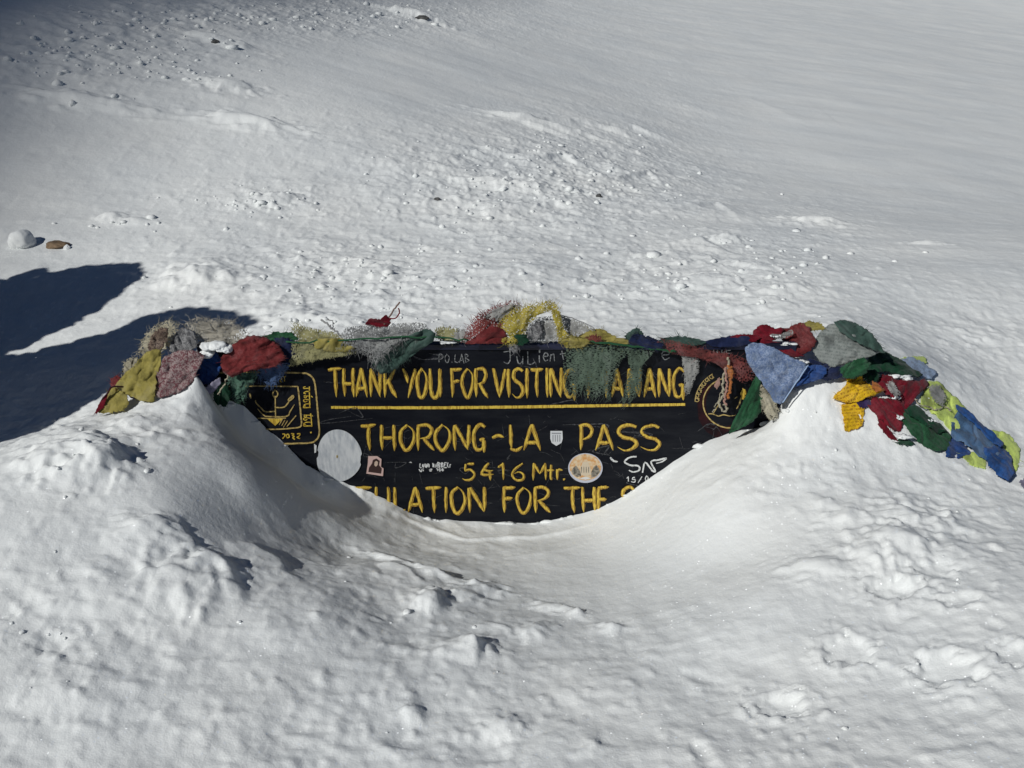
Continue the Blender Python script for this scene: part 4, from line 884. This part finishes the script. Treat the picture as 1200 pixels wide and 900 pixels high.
Bk = empty('twig', PT(452, 378, .0), 'thin brown twig with crimson ribbon sticking up behind the grey cloth', 'twig')
cord(Bk, [(450, 380, .0), (457, 370, .0), (463, 361, .0), (469, 354, .0)], paint('dry_bark', (0.16, 0.10, 0.08)), 0.0035, 'stem', wob=.0008)
flag(Bk, CL('deepred'), [(428, 380), (434, 373), (446, 374), (452, 369), (458, 374), (455, 383), (440, 384)], .0, .012, .0, (10, 2, .010), 8, 4, name='ribbon')
cord(Bk, [(456, 373, -.005), (463, 373, -.005), (468, 367, -.005), (467, 361, -.005)], CL('deepred'), 0.003, 'ribbon_loop', wob=.0005)

Cc = fs(PT(650, 395, 0.0), 'red, yellow and green prayer flags hanging over the board middle, partly hiding MANANG')
flag(Cc, CL('palegrey'), [(612, 400), (618, 384), (630, 372), (646, 370), (655, 382), (658, 400), (636, 402)], (.06, -.01), .015, .0, (60, 1.5, .006), 10, text='translucent grey cloth under the yellow arch')
flag(Cc, CL('greyprint'), [(614, 396), (624, 380), (634, 376), (636, 390), (628, 400)], (.03, -.02), .012, .008, (70, 2.5, .010), 10)
flag(Cc, CL('palegrey'), [(655, 368), (668, 372), (684, 379), (698, 386), (692, 391), (676, 393), (664, 396), (658, 386)], (.06, .0), .012, .0, (20, 1.2, .004), 8, text='smooth pale grey cloth with a dark hem')
cord(Cc, [(656, 369, .05), (674, 374, .05), (697, 386, .03), (676, 393, .0), (660, 396, -.02)], CL('greyprint'), 0.002, 'hem', wob=.0008)
flag(Cc, CL('fadedred'), [(540, 402), (547, 385), (556, 371), (574, 360), (598, 352), (614, 355), (604, 368), (594, 380), (592, 394), (582, 401), (560, 403)], (.10, -.03), .03, .0, (-42, 1.6, .016), 90, 9, 120, (-.6, -1), text='faded red cloth combed into strands')
flag(Cc, CL('red'), [(546, 403), (560, 392), (574, 383), (588, 384), (597, 402)], -.03, .015, .014, (-30, 1.5, .008), 10, 5)
flag(Cc, CL('palegrey'), [(566, 372), (580, 361), (600, 355), (612, 358), (598, 368), (582, 376)], (.09, .03), .015, .022, (-40, 2, .012), 40, 7, 60)
flag(Cc, CL('yellow'), [(582, 388), (588, 373), (602, 362), (622, 356), (644, 352), (654, 357), (644, 364), (632, 368), (622, 378), (614, 392), (604, 404), (590, 404)], (.06, -.04), .03, .018, (-60, 1.5, .014), 90, 8, 150, text='yellow shredded cloth arching over the rail')
flag(Cc, CL('yellow'), [(642, 354), (650, 354), (657, 366), (661, 384), (668, 396), (664, 406), (655, 402), (652, 386), (647, 370)], (.05, -.04), .015, .02, (80, 2, .006), 30, 7, 40, text='narrow yellow strip at the right of the arch')
flag(Cc, CL('olive'), [(656, 398), (668, 393), (684, 396), (692, 400), (682, 407), (664, 408)], -.03, .012, .02, (0, 2, .008), 60, 8, 40)
flag(Cc, CL('darkgreen'), [(596, 402), (604, 392), (616, 392), (620, 400), (608, 406)], -.03, .012, .012, (20, 2, .008), 30, 7, 20)
flag(Cc, CL('greyprint'), [(596, 404), (604, 402), (608, 408), (603, 414), (597, 410)], -.03, .008, .012, (70, 2, .004), 30, 8, 10, (0, 1))
flag(Cc, CL('olive'), [(678, 394), (690, 387), (704, 385), (714, 391), (724, 396), (738, 397), (736, 404), (706, 404), (684, 402)], (.03, -.02), .02, .0, (0, 2, .010), 90, 9, 60)
flag(Cc, CL('fadedred'), [(682, 398), (692, 392), (704, 392), (706, 400), (694, 403)], -.02, .012, .012, (10, 2, .006), 20, 6, 10)
flag(Cc, CL('greengauze'), [(664, 404), (686, 401), (712, 402), (738, 406), (736, 416), (728, 424), (722, 438), (716, 452), (714, 466), (704, 464), (694, 466), (684, 460), (672, 462), (664, 456), (660, 434)], (-.03, -.018), .006, .006, (88, 1.6, .006), 320, 9, 120, (0, 1), text='large grey green gauze hanging over the letters, threadbare at the foot')
flag(Cc, CL('greengauze'), [(734, 406), (752, 406), (768, 410), (764, 416), (756, 424), (752, 440), (749, 458), (742, 467), (730, 470), (733, 452), (738, 434), (736, 420)], (-.03, -.02), .006, .010, (82, 1.6, .006), 160, 11, 60, (-.2, 1), text='narrow grey green strip between the letters')
cord(Cc, [(662, 403, -.035), (700, 401, -.04), (735, 405, -.045), (768, 409, -.04), (790, 411, -.04)], CL('green'), 0.006, text='green twisted hem the gauze hangs from', twist=True)
flag(Cc, CL('darkteal'), [(732, 394), (738, 388), (746, 384), (752, 388), (756, 396), (748, 402), (738, 400)], -.02, .02, .0, (60, 2, .010), 40, 8, 20)
flag(Cc, CL('navy'), [(737, 400), (742, 392), (754, 393), (768, 397), (778, 404), (774, 410), (754, 409), (740, 408)], -.03, .025, .008, (20, 2.4, .014), 50, 6, 40, text='navy knotted cloth')
flag(Cc, CL('palegrey'), [(798, 414), (812, 416), (820, 422), (819, 436), (812, 450), (808, 462), (802, 460), (802, 444), (800, 430)], -.022, .008, .0, (85, 1.6, .006), 40, 6, 10, (0, 1), text='pale grey strip hanging beside the G')
flag(Cc, CL('darkteal'), [(770, 400), (780, 396), (800, 394), (820, 398), (828, 402), (810, 406), (786, 406)], (.02, -.02), .012, .0, (5, 2, .008), 80, 9, 60)
flag(Cc, CL('fadedred'), [(770, 400), (786, 399), (806, 404), (830, 410), (856, 414), (874, 421), (884, 430), (882, 446), (868, 448), (856, 436), (838, 426), (820, 420), (800, 417), (782, 412)], -.03, .02, .008, (14, 1.8, .014), 90, 8, 120, text='dull red rope of twisted cloth running down to the right')
flag(Cc, CL('navy'), [(822, 401), (838, 397), (858, 394), (878, 394), (882, 402), (862, 407), (840, 407)], (.01, -.015), .01, .0, (0, 1.5, .005), 20, 5)
flag(Cc, CL('deepred'), [(852, 396), (864, 392), (880, 392), (892, 396), (882, 401), (866, 400)], (.02, .0), .012, .006, (5, 2, .006), 6, 4)

tas = empty('tassel', PT(850, 425, -.05), 'knotted orange and white cord tassel hanging in front of the round emblem', 'tassel')
cord(tas, [(853, 418, -.05), (854, 428, -.055), (849, 434, -.055), (848, 450, -.055), (846, 464, -.055), (843, 474, -.055), (848, 483, -.055), (852, 479, -.055), (849, 474, -.055)], CL('cream'), 0.0045, 'cord', 'white cord', twist=True)
cord(tas, [(853, 430, -.06), (858, 432, -.06), (856, 446, -.06), (855, 458, -.06), (852, 466, -.06)], CL('orange'), 0.006, 'cord', 'orange cord', twist=True)
cord(tas, [(850, 432, -.06), (852, 444, -.065), (851, 456, -.06), (849, 466, -.06), (850, 474, -.06)], CL('pink'), 0.0045, 'cord', 'pale pink cord', twist=True)
cord(tas, [(846, 458, -.055), (842, 468, -.05), (838, 478, -.03), (836, 483, -.02)], CL('cream'), 0.002, 'cord_end')
flag(tas, CL('pink'), [(840, 446), (843, 442), (844, 450), (840, 456), (837, 452)], -.04, .006, .0, name='tag')
flag(tas, CL('orange'), [(850, 430), (856, 430), (859, 436), (856, 442), (850, 440)], -.055, .012, .0, (80, 2, .008), 20, 5, name='knot')

D = fs(PT(930, 430, 0.0), 'red, denim blue and green prayer flags bunched at the right end of the signboard')
flag(D, CL('cream'), [(889, 448), (897, 454), (906, 466), (913, 480), (912, 490), (902, 492), (893, 482)], (-.05, -.12), .015, .0, (62, 1.6, .008), 10, text='cream cloth behind the green one')
flag(D, CL('green'), [(886, 440), (893, 450), (894, 466), (892, 482), (882, 494), (868, 502), (854, 508), (858, 496), (866, 482), (874, 464)], (-.05, -.11), .02, .0, (-62, 1.3, .012), 12, 4, text='green cloth hanging over the round emblem')
flag(D, CL('deepred'), [(880, 396), (886, 384), (896, 380), (908, 385), (918, 384), (916, 394), (904, 400), (892, 402)], (.08, .02), .03, .0, (10, 1.5, .010), 6, 4)
flag(D, CL('red'), [(912, 386), (924, 384), (938, 378), (948, 384), (956, 400), (952, 410), (938, 416), (924, 406), (914, 396)], (.10, .0), .035, .0, (40, 1.4, .010), 30, 5, 20, text='bright red cloth')
flag(D, CL('deepred'), [(890, 396), (900, 398), (914, 402), (932, 410), (942, 417), (930, 419), (908, 409), (892, 403)], (.03, .0), .02, .012, (22, 2, .008), 6, 4)
flag(D, CL('palegrey'), [(902, 391), (914, 392), (928, 386), (930, 392), (918, 397), (908, 397)], (.05, .04), .012, .03, (12, 2, .006), 4)
flag(D, CL('navy'), [(948, 420), (966, 426), (984, 430), (996, 430), (990, 440), (968, 446), (950, 440)], (-.02, -.06), .02, .0, (10, 2, .010), 10, 4)
flag(D, CL('blue'), [(930, 440), (942, 428), (958, 427), (970, 432), (966, 442), (950, 448), (932, 453)], (-.03, -.08), .02, .006, (10, 1.8, .006), 10, 4, text='bright blue cloth')
flag(D, CL('denim'), [(873, 408), (879, 402), (890, 402), (906, 407), (926, 418), (946, 427), (938, 442), (928, 456), (915, 473), (908, 472), (898, 456), (886, 440), (876, 424)], (-.03, -.11), .035, .014, (30, 1.0, .006), 20, 4, text='large denim blue cloth printed all over')
cord(D, [(947, 428, -.08), (936, 444, -.11), (917, 472, -.14)], CL('palebluesky'), 0.003, 'hem', wob=.0008)
flag(D, CL('olive'), [(938, 380), (948, 376), (964, 380), (966, 386), (952, 388)], (.12, .08), .012, .0, (0, 2, .006), 40, 6, 20)
flag(D, CL('greyteal'), [(953, 412), (956, 396), (966, 384), (980, 378), (994, 380), (1010, 388), (1024, 398), (1035, 411), (1016, 419), (996, 424), (978, 430), (962, 425)], (.12, -.03), .05, .0, (8, 1.0, .006), 30, 5, 20, text='big pale grey cloth ballooned over the snow')
flag(D, CL('darkteal'), [(977, 377), (990, 375), (1006, 380), (1020, 390), (1030, 402), (1037, 414), (1022, 409), (1006, 402), (992, 394), (984, 388)], (.13, .0), .045, .012, (40, 1.2, .006), 130, 9, 30, (1, -.2), text='dark teal corner with a ragged edge')

Ee = fs(hits([1090], [490])[0], 'vivid yellow, red, green, lime and blue prayer flags trailing down the snow at right')
flag(Ee, CL('lime'), [(1050, 424), (1062, 419), (1082, 419), (1086, 426), (1070, 432), (1056, 430)], 'snow', .01, .006, (10, 1.2, .003), text='lime corner')
flag(Ee, CL('lime'), [(1082, 462), (1088, 448), (1100, 449), (1118, 466), (1136, 486), (1146, 500), (1134, 510), (1116, 508), (1104, 494), (1090, 484), (1078, 476)], 'snow', .02, .006, (45, 1.0, .006), 8, text='large lime green cloth')
flag(Ee, CL('lime'), [(1150, 506), (1164, 506), (1182, 510), (1194, 524), (1195, 542), (1188, 556), (1178, 552), (1168, 534), (1156, 520)], 'snow', .02, .006, (50, 1.1, .006), 6, text='lime green cloth at the end of the string')
flag(Ee, CL('lime'), [(1126, 534), (1142, 530), (1156, 540), (1154, 550), (1138, 546)], 'snow', .008, .004, (30, 1.1, .004), 6)
flag(Ee, CL('palegrey'), [(1086, 458), (1100, 456), (1108, 470), (1104, 482), (1092, 476)], 'snow', .012, .030, (45, 2, .006), 10)
flag(Ee, CL('palebluesky'), [(1053, 425), (1066, 420), (1082, 428), (1096, 438), (1092, 446), (1080, 446), (1064, 438)], 'snow', .012, .014, (30, 1.0, .004), 6, text='pale blue cloth')
flag(Ee, CL('green'), [(984, 432), (996, 424), (1012, 419), (1020, 426), (1014, 438), (1000, 444), (988, 442)], (-.05, -.08), .02, .012, (-20, 1.8, .010), 12, 4)
flag(Ee, CL('purple'), [(996, 472), (1006, 467), (1018, 468), (1022, 476), (1012, 480), (1002, 477)], 'snow', .01, .006, (10, 1.4, .004), text='purple scrap')
flag(Ee, CL('deepred'), [(1016, 476), (1024, 468), (1042, 470), (1058, 474), (1060, 488), (1056, 506), (1046, 506), (1034, 496), (1024, 486)], 'snow', .03, .010, (50, 1.3, .010), 20, 6, text='dark red cloth, lower part')
flag(Ee, CL('deepred'), [(1028, 484), (1036, 496), (1048, 512), (1052, 518), (1042, 514), (1030, 500)], 'snow', .006, .004, (52, 2, .006), 20, 6)
flag(Ee, CL('deepred'), [(1028, 450), (1034, 440), (1048, 448), (1066, 450), (1082, 449), (1088, 454), (1078, 464), (1068, 476), (1058, 484), (1044, 470), (1032, 462)], 'snow', .035, .020, (-50, 1.3, .012), 10, 4, text='dark red cloth, upper part')
flag(Ee, CL('palegrey'), [(1036, 458), (1042, 456), (1054, 472), (1048, 478), (1040, 470)], 'snow', .010, .062, (55, 2, .004), 4)
flag(Ee, CL('green'), [(1054, 492), (1062, 479), (1074, 478), (1088, 490), (1104, 502), (1114, 514), (1112, 527), (1098, 533), (1082, 524), (1066, 510)], 'snow', .035, .010, (40, 1.2, .010), 6, 4, text='green cloth puffed beside the lime one')
flag(Ee, CL('darkgreen'), [(1058, 488), (1066, 480), (1076, 482), (1086, 492), (1100, 504), (1108, 512), (1096, 512), (1080, 502), (1068, 494)], 'snow', .02, .030, (42, 1.4, .008), 6, 4)
flag(Ee, CL('darkgreen'), [(1012, 432), (1020, 420), (1030, 415), (1044, 421), (1060, 431), (1080, 444), (1074, 448), (1056, 446), (1040, 440), (1024, 442), (1014, 440)], 'snow', .03, .030, (22, 1.2, .010), 10, 5, text='dark green cloth arched over the red')
flag(Ee, CL('darkgreen'), [(1012, 440), (1022, 438), (1030, 444), (1026, 452), (1014, 452), (1008, 446)], 'snow', .02, .026, (50, 1.6, .010), 10, 5)
flag(Ee, CL('brightyellow'), [(990, 456), (994, 444), (1002, 436), (1012, 432), (1015, 437), (1004, 443), (999, 452), (996, 460)], 'snow', .018, .020, (-50, 1.4, .006), 4)
flag(Ee, CL('brightyellow'), [(985, 476), (998, 473), (1013, 473), (1012, 488), (1011, 500), (1004, 504), (990, 506), (988, 492)], 'snow', .014, .006, (-8, 1.2, .004), 8, 4, text='bright yellow end hanging down the snow')
flag(Ee, CL('brightyellow'), [(975, 470), (984, 460), (996, 452), (1008, 446), (1018, 454), (1034, 463), (1024, 469), (1008, 473), (990, 476)], 'snow', .028, .024, (-18, 1.2, .010), 8, 4, text='bright yellow knotted cloth')
flag(Ee, CL('orange'), [(1020, 456), (1028, 458), (1036, 466), (1026, 468), (1020, 463)], 'snow', .012, .046, (20, 2, .004))
flag(Ee, CL('blue'), [(1112, 516), (1120, 512), (1132, 524), (1138, 533), (1124, 537), (1108, 537)], 'snow', .012, .006, (30, 1.3, .005), 6, 4, text='blue corner against the snow')
flag(Ee, CL('bluegrey'), [(1114, 500), (1120, 486), (1128, 486), (1144, 500), (1160, 514), (1174, 528), (1170, 544), (1158, 544), (1140, 532), (1124, 520), (1114, 514)], 'snow', .035, .014, (42, 1.2, .010), 6, 4, text='grey blue cloth with a rolled hem')
flag(Ee, CL('royal'), [(1150, 530), (1164, 526), (1176, 528), (1184, 536), (1186, 550), (1188, 558), (1180, 567), (1170, 562), (1158, 548)], 'snow', .045, .014, (50, 1.4, .012), 6, 4, text='royal blue balled end')
flag(Ee, CL('royal'), [(1118, 480), (1128, 484), (1142, 496), (1158, 511), (1174, 526), (1170, 531), (1152, 515), (1134, 498), (1120, 487)], 'snow', .02, .034, (43, 2, .006), 6, 4, text='rolled royal blue hem')
cord(Ee, [(1070, 470, 's'), (1076, 478, 's'), (1088, 480, 's'), (1096, 484, 's'), (1104, 479, 's'), (1112, 484, 's')], CL('cream'), 0.003, 'cord', 'thin pale cord looped on the lime cloth')
flag(Ee, CL('darkgreen'), [(1046, 517), (1056, 514), (1066, 517), (1072, 522), (1062, 524), (1050, 520)], 'snow', .006, .004, (10, 3, .010), 20, 4)
flag(Ee, CL('lilac'), [(1194, 565), (1204, 560), (1208, 570), (1200, 574)], 'snow', .006, .004, text='lilac scrap at the very end')

# ------------------------------------------------------------------ snow stuck on the cloths, clods, rocks
def ico(sub=2):
    import bmesh
    bm = bmesh.new(); bmesh.ops.create_icosphere(bm, subdivisions=sub, radius=1.0)
    v = np.array([x.co[:] for x in bm.verts]); f = [tuple(y.index for y in x.verts) for x in bm.faces]; bm.free(); return v, f
IV1, IF1 = ico(1); IV2, IF2 = ico(2); IV4, IF4 = ico(4)
def lumpy(v, rs, amp=0.25, f=1.3, oct_=2):
    o = rs.rand(3) * 50
    d = fbm(v[:, 0] * f + v[:, 2] * 0.7 * f + o[0], v[:, 1] * f - v[:, 2] * 0.6 * f + o[1], 1.0, oct_, 120)
    d2 = perlin(v[:, 2] * f * 1.1 + o[2], v[:, 0] * f * .9 + o[1], 130)
    return v * (1 + amp * (d + d2))[:, None]
rs = np.random.RandomState(77)
V_, F_ = [], []; cnt = 0
def add_clod(p, r, sub=1, flat=0.7, sink=0.25):
    v = lumpy(IV1 if sub == 1 else IV2, rs, 0.5, 1.5) * r * np.array((0.8 + 0.6 * rs.rand(), 0.8 + 0.5 * rs.rand(), flat))
    b0 = add_clod.n
    V_.append(v + p + np.array((0, 0, r * flat * (1 - 2 * sink) * 0.6))); F_.extend([(a + b0, b + b0, c + b0) for a, b, c in (IF1 if sub == 1 else IF2)]); add_clod.n += len(v)
add_clod.n = 0
zones = [(640, 215, 190, 55, 300), (430, 320, 220, 45, 210), (800, 330, 200, 50, 150), (130, 60, 150, 45, 260), (320, 20, 240, 18, 200), (330, 235, 110, 25, 60), (130, 262, 100, 10, 30), (300, 240, 70, 14, 30),
         (100, 540, 70, 40, 60), (90, 760, 140, 110, 70), (430, 740, 200, 90, 60), (1090, 660, 110, 90, 70), (1000, 500, 80, 40, 50), (450, 655, 60, 15, 14), (900, 300, 160, 30, 60), (400, 375, 200, 15, 70), (1000, 560, 80, 40, 30), (820, 860, 300, 40, 40)]
for cx, cy, sx, sy, n in zones:
    n = int(n * (0.12 if cy > 400 else 0.4 if cy > 90 else 0.5))
    qx = cx + rs.randn(n) * sx * 0.5; qy = cy + rs.randn(n) * sy * 0.5; ok = (qx > -60) & (qx < 1260) & (qy > 2) & (qy < 930)
    inb = ~((qx > 240) & (qx < 920) & (qy > 398) & (qy < 610)); ok &= inb
    pts_ = hits(qx[ok], qy[ok], 2.0, 30.0)
    for p in pts_:
        dist = np.linalg.norm(p - CAM)
        add_clod(p, (0.0022 + 0.0050 * rs.rand() ** 3) * dist ** 0.7 * (1 + (0.5 if rs.rand() < .06 else 0)) * (0.75 if p[1] < 0 else 1.0), 1 if dist > 5 else 2, 0.7, 0.42)
edge_ = np.array([(262, 474), (290, 492), (330, 530), (380, 568), (420, 583), (480, 604), (540, 613), (620, 614), (665, 607), (700, 599), (760, 564), (830, 519), (870, 507), (905, 492)], float)
for k_ in range(110):      # snow frozen to the board along the drift
    i_ = rs.randint(len(edge_) - 1); q_ = edge_[i_] + (edge_[i_ + 1] - edge_[i_]) * rs.rand(); left_ = q_[0] < 430
    up_ = abs(rs.randn()) * (4 if left_ else 1.2) - 2.5
    p_ = PT(q_[0], q_[1] - up_, -0.008); r_ = 0.003 + 0.015 * rs.rand() ** 3
    v = lumpy(IV2, rs, 0.7, 1.6) * np.array((r_ * (1.4 + 1.6 * rs.rand()), r_ * 0.9, r_ * 0.8)) + p_
    b0 = add_clod.n; V_.append(v); F_.extend([(a + b0, b + b0, c + b0) for a, b, c in IF2]); add_clod.n += len(v)
cl_ = mesh_obj('snow_crumbs', np.concatenate(V_), F_, SNOW)
label(cl_, 'loose crumbs and clods of snow strewn over the crust', None, None, 'stuff')
# snow caught in the folds of the cloths
sv, sf, sn = [], [], 0
for (px_, py_, y_, rx, rz) in [(248, 405, -.045, .05, .03), (240, 407, -.045, .04, .03), (262, 408, -.05, .03, .024), (1062, 447, 's', .045, .018), (1052, 446, 's', .03, .014), (910, 394, .02, .03, .006), (926, 403, .0, .035, .006), (1052, 494, 's', .02, .012), (1058, 516, 's', .05, .012), (1088, 496, 's', .03, .010), (938, 424, -.05, .03, .012), (1052, 470, 's', .02, .012), (560, 398, -.012, .02, .006), (524, 401, -.012, .05, .006)]:
    soft = px_ < 300
    for k_ in range(2 if soft else 7):
        ox, oy = rs.randn() * rx * 110, rs.randn() * rz * 90
        p = PT(px_ + ox, py_ + oy, y_) if not isinstance(y_, str) else hits([px_ + ox], [py_ + oy])[0] + np.array((0, -.012, .028))
        q = 0.75 if soft else 0.12 + 0.5 * rs.rand() ** 2
        v = lumpy(IV4 if soft else IV2, rs, 0.3 if soft else 0.7, 1.5) * np.array((rx * q, 0.03 if soft else 0.010, rz * q * (0.7 if soft else 1.0))) + p
        sv.append(v); sf.extend([(a + sn, b + sn, c + sn) for a, b, c in (IF4 if soft else IF2)]); sn += len(v)
label(mesh_obj('snow_patches', np.concatenate(sv), sf, SNOW), 'small patches of snow caught on the flags', None, None, 'stuff')

def rock_mat(name, a, b_c, sc=9.0):
    m, nt, b = new_mat(name); tc = N(nt, 'ShaderNodeTexCoord'); n = N(nt, 'ShaderNodeTexNoise', Scale=sc, Detail=7.0, Roughness=0.65)
    nt.links.new(tc.outputs['Object'], n.inputs['Vector']); cr = N(nt, 'ShaderNodeValToRGB'); e = cr.color_ramp.elements
    e[0].position = .35; e[0].color = a + (1,); e[1].position = .65; e[1].color = b_c + (1,)
    nt.links.new(n.outputs['Fac'], cr.inputs['Fac']); nt.links.new(cr.outputs['Color'], b.inputs['Base Color']); b.inputs['Roughness'].default_value = .85
    bp = N(nt, 'ShaderNodeBump', Strength=0.6, Distance=0.01); nt.links.new(n.outputs['Fac'], bp.inputs['Height']); nt.links.new(bp.outputs['Normal'], b.inputs['Normal'])
    return m
OCHRE = rock_mat('ochre_rock', (0.10, 0.065, 0.035), (0.27, 0.185, 0.11)); DARKR = rock_mat('dark_rock', (0.025, 0.027, 0.03), (0.10, 0.10, 0.095))
def stone(name, px, py, size, mat, text, sub=IV4, fc=IF4, amp=.3, lift=0.2, cat='rock', far=14.0):
    p = hits([px], [py], 2.0, far)[0]
    v = lumpy(sub, rs, amp, 1.1, 3) * np.array(size); 
    o = mesh_obj(name, v, fc, mat); o.location = p + np.array((0, 0, size[2] * lift)); label(o, text, cat); return o
stone('snow_block', 27, 287, (0.075, 0.07, 0.065), SNOW, 'rounded white snow block at the left edge, just left of the ochre rock', amp=.22, lift=.45, cat='snow block')
stone('rock', 68, 289, (0.065, 0.04, 0.024), OCHRE, 'flat ochre brown rock poking out of the snow at the far left', amp=.4, lift=.5)
stone('snow_block', 79, 291, (0.02, 0.02, 0.018), SNOW, 'tiny lump of snow resting at the right tip of the ochre rock', cat='snow block')
stone('rock', 512, 234, (0.024, 0.018, 0.012), DARKR, 'small dark stone alone on the open snow behind the board', amp=.4, lift=.4)
stone('rock', 494, 21, (0.09, 0.05, 0.03), DARKR, 'dark rock showing through snow near the top edge of the picture', amp=.4, lift=.0, far=40)
stone('rock', 252, 49, (0.035, 0.03, 0.02), DARKR, 'small dark rock among the rough snow at upper left', amp=.4, lift=.2, far=40)
stone('rock', 702, 230, (0.022, 0.016, 0.014), DARKR, 'tiny dark stone in the churned snow right of centre', amp=.4, lift=.3)

# ------------------------------------------------------------------ unseen stone pile added left of view, shaped to throw the long blue shadow
AC = np.array((-3.25, -0.35)); lat = np.array((-SH[1], SH[0])); tE = math.tan(SUN_EL)
def to_sil(px, py):
    p = hits([px], [py], 2.6, 12)[0]; q = p[:2] - AC; t = q @ SH
    return np.array((q @ lat, p[2] + t * tE))
o1 = [to_sil(*p) for p in [(0, 423), (70, 405), (130, 390), (175, 370), (215, 361), (245, 365), (285, 371), (290, 380)]]
o2 = [to_sil(*p) for p in [(158, 308), (100, 312), (60, 321), (35, 318), (0, 332)]]
o3 = [to_sil(*p) for p in [(0, 410), (35, 405), (90, 375), (130, 350), (153, 330)]]
g0 = -0.15
poly = [np.array((-0.42, g0)), np.array((-0.40, 0.7)), np.array((-0.30, 1.1))] + [o1[-1]] + o1[-2::-1] + [o for o in o3] + [o2[0]] + o2[1:] + [o2[-1] + np.array((0.25, -0.2)), np.array((o2[-1][0] + 0.4, g0))]
poly = np.array(poly); print('silhouette', poly.round(2).tolist())
def inside(p, poly):
    x, y = p; c = False; n = len(poly)
    for i in range(n):
        x1, y1 = poly[i]; x2, y2 = poly[(i + 1) % n]
        if (y1 > y) != (y2 > y) and x < (x2 - x1) * (y - y1) / (y2 - y1) + x1: c = not c
    return c
def edge_d(p, poly):
    a = poly; b = np.roll(poly, -1, 0); ab = b - a; t = np.clip(((p - a) * ab).sum(1) / ((ab * ab).sum(1) + 1e-9), 0, 1)
    return np.linalg.norm(p - (a + ab * t[:, None]), axis=1).min()
shadow_caster = empty('stone_shadow_caster', (AC[0] + lat[0] * .5, AC[1] + lat[1] * .5, 0), 'two headed pile of rough stones, added out of view left of the signboard to cast the shadow', 'shadow_caster')
stone_meshes = []
for k in range(5):
    v = lumpy(IV2, rs, 0.45, 1.2, 2); me = bpy.data.meshes.new('stone'); me.from_pydata([tuple(a) for a in v], [], IF2); me.materials.append(DARKR if k % 2 else OCHRE); stone_meshes.append(me)
base_l = np.array(shadow_caster.location)
ns = 0
lo_, hi_ = poly.min(0), poly.max(0)
def put_stone(p, r, dj):
    global ns
    w3 = np.array((AC[0] + lat[0] * p[0] + SH[0] * dj, AC[1] + lat[1] * p[0] + SH[1] * dj, p[1] + dj * tE * 0))
    o = bpy.data.objects.new('stone', stone_meshes[ns % 5]); C.objects.link(o); o.parent = shadow_caster
    o.location = w3 - base_l; o.scale = (r * 1.05, r * 1.0, r * 0.95); o.rotation_euler = (rs.rand() * 6, rs.rand() * 6, rs.rand() * 6); ns += 1
for i_ in range(len(poly)):
    a_, b_ = poly[i_], poly[(i_ + 1) % len(poly)]
    if a_[1] < 0.1 and b_[1] < 0.1: continue
    L_ = np.linalg.norm(b_ - a_)
    for t_ in np.arange(0, L_, 0.08) / max(L_, 1e-6):
        p_ = a_ + (b_ - a_) * t_; nrm = np.array((-(b_ - a_)[1], (b_ - a_)[0])) / max(L_, 1e-6)
        q_ = p_ + nrm * 0.036
        if not inside(q_, poly): q_ = p_ - nrm * 0.032
        if inside(q_, poly) or True: put_stone(q_, 0.048, rs.randn() * 0.02)
yy = lo_[1] + 0.05
row = 0
while yy < hi_[1]:
    xx = lo_[0] + (row % 2) * 0.08
    while xx < hi_[0]:
        p = np.array((xx, yy)) + rs.randn(2) * 0.006
        if inside(p, poly):
            d = edge_d(p, poly)
            if d > 0.06 and ns < 295:
                put_stone(p, min(0.165, max(d * 0.98, 0.04)), rs.randn() * 0.03)
        xx += 0.165
    yy += 0.15; row += 1
print('stones', ns)

# ------------------------------------------------------------------ unseen crag added behind the camera; its soft shadow darkens the far left corner
lcr = np.concatenate([np.linspace(-180, -20, 17), np.linspace(-18, 34, 80), np.linspace(38, 140, 14)]); dcr = np.linspace(-1, 1, 15)
cv, cf = [], []
for i, l_ in enumerate(lcr):
    top = 130.3 + 1.03 * (l_ - 4.92) if l_ < 30 else 156.1 - 0.5 * (l_ - 30)
    top = max(top, 12) + (0.5 * float(perlin(np.array([l_ * 0.45]), np.array([3.3]), 140)[0]))
    for j, d_ in enumerate(dcr):
        z = top * (1 - abs(d_)) ** 1.1 - 8 + (6 * float(perlin(np.array([l_ * 0.05]), np.array([d_ * 3]), 141)[0]) if 0.1 < abs(d_) < .95 else 0) + 8 * (1 - abs(d_))
        b_ = -150 + d_ * 75
        cv.append((SH[0] * b_ + lat[0] * l_, SH[1] * b_ + lat[1] * l_, z))
for i in range(len(lcr) - 1):
    for j in range(len(dcr) - 1):
        a = i * len(dcr) + j; cf.append((a, a + 1, a + 1 + len(dcr), a + len(dcr)))
hl = mesh_obj('shade_crag', cv, cf, rock_mat('shade_crag_rock', (0.06, 0.06, 0.06), (0.55, 0.56, 0.58), 0.08))
label(hl, 'steep snow streaked crag shape, added out of view far behind the left to cast shade', kind='structure')
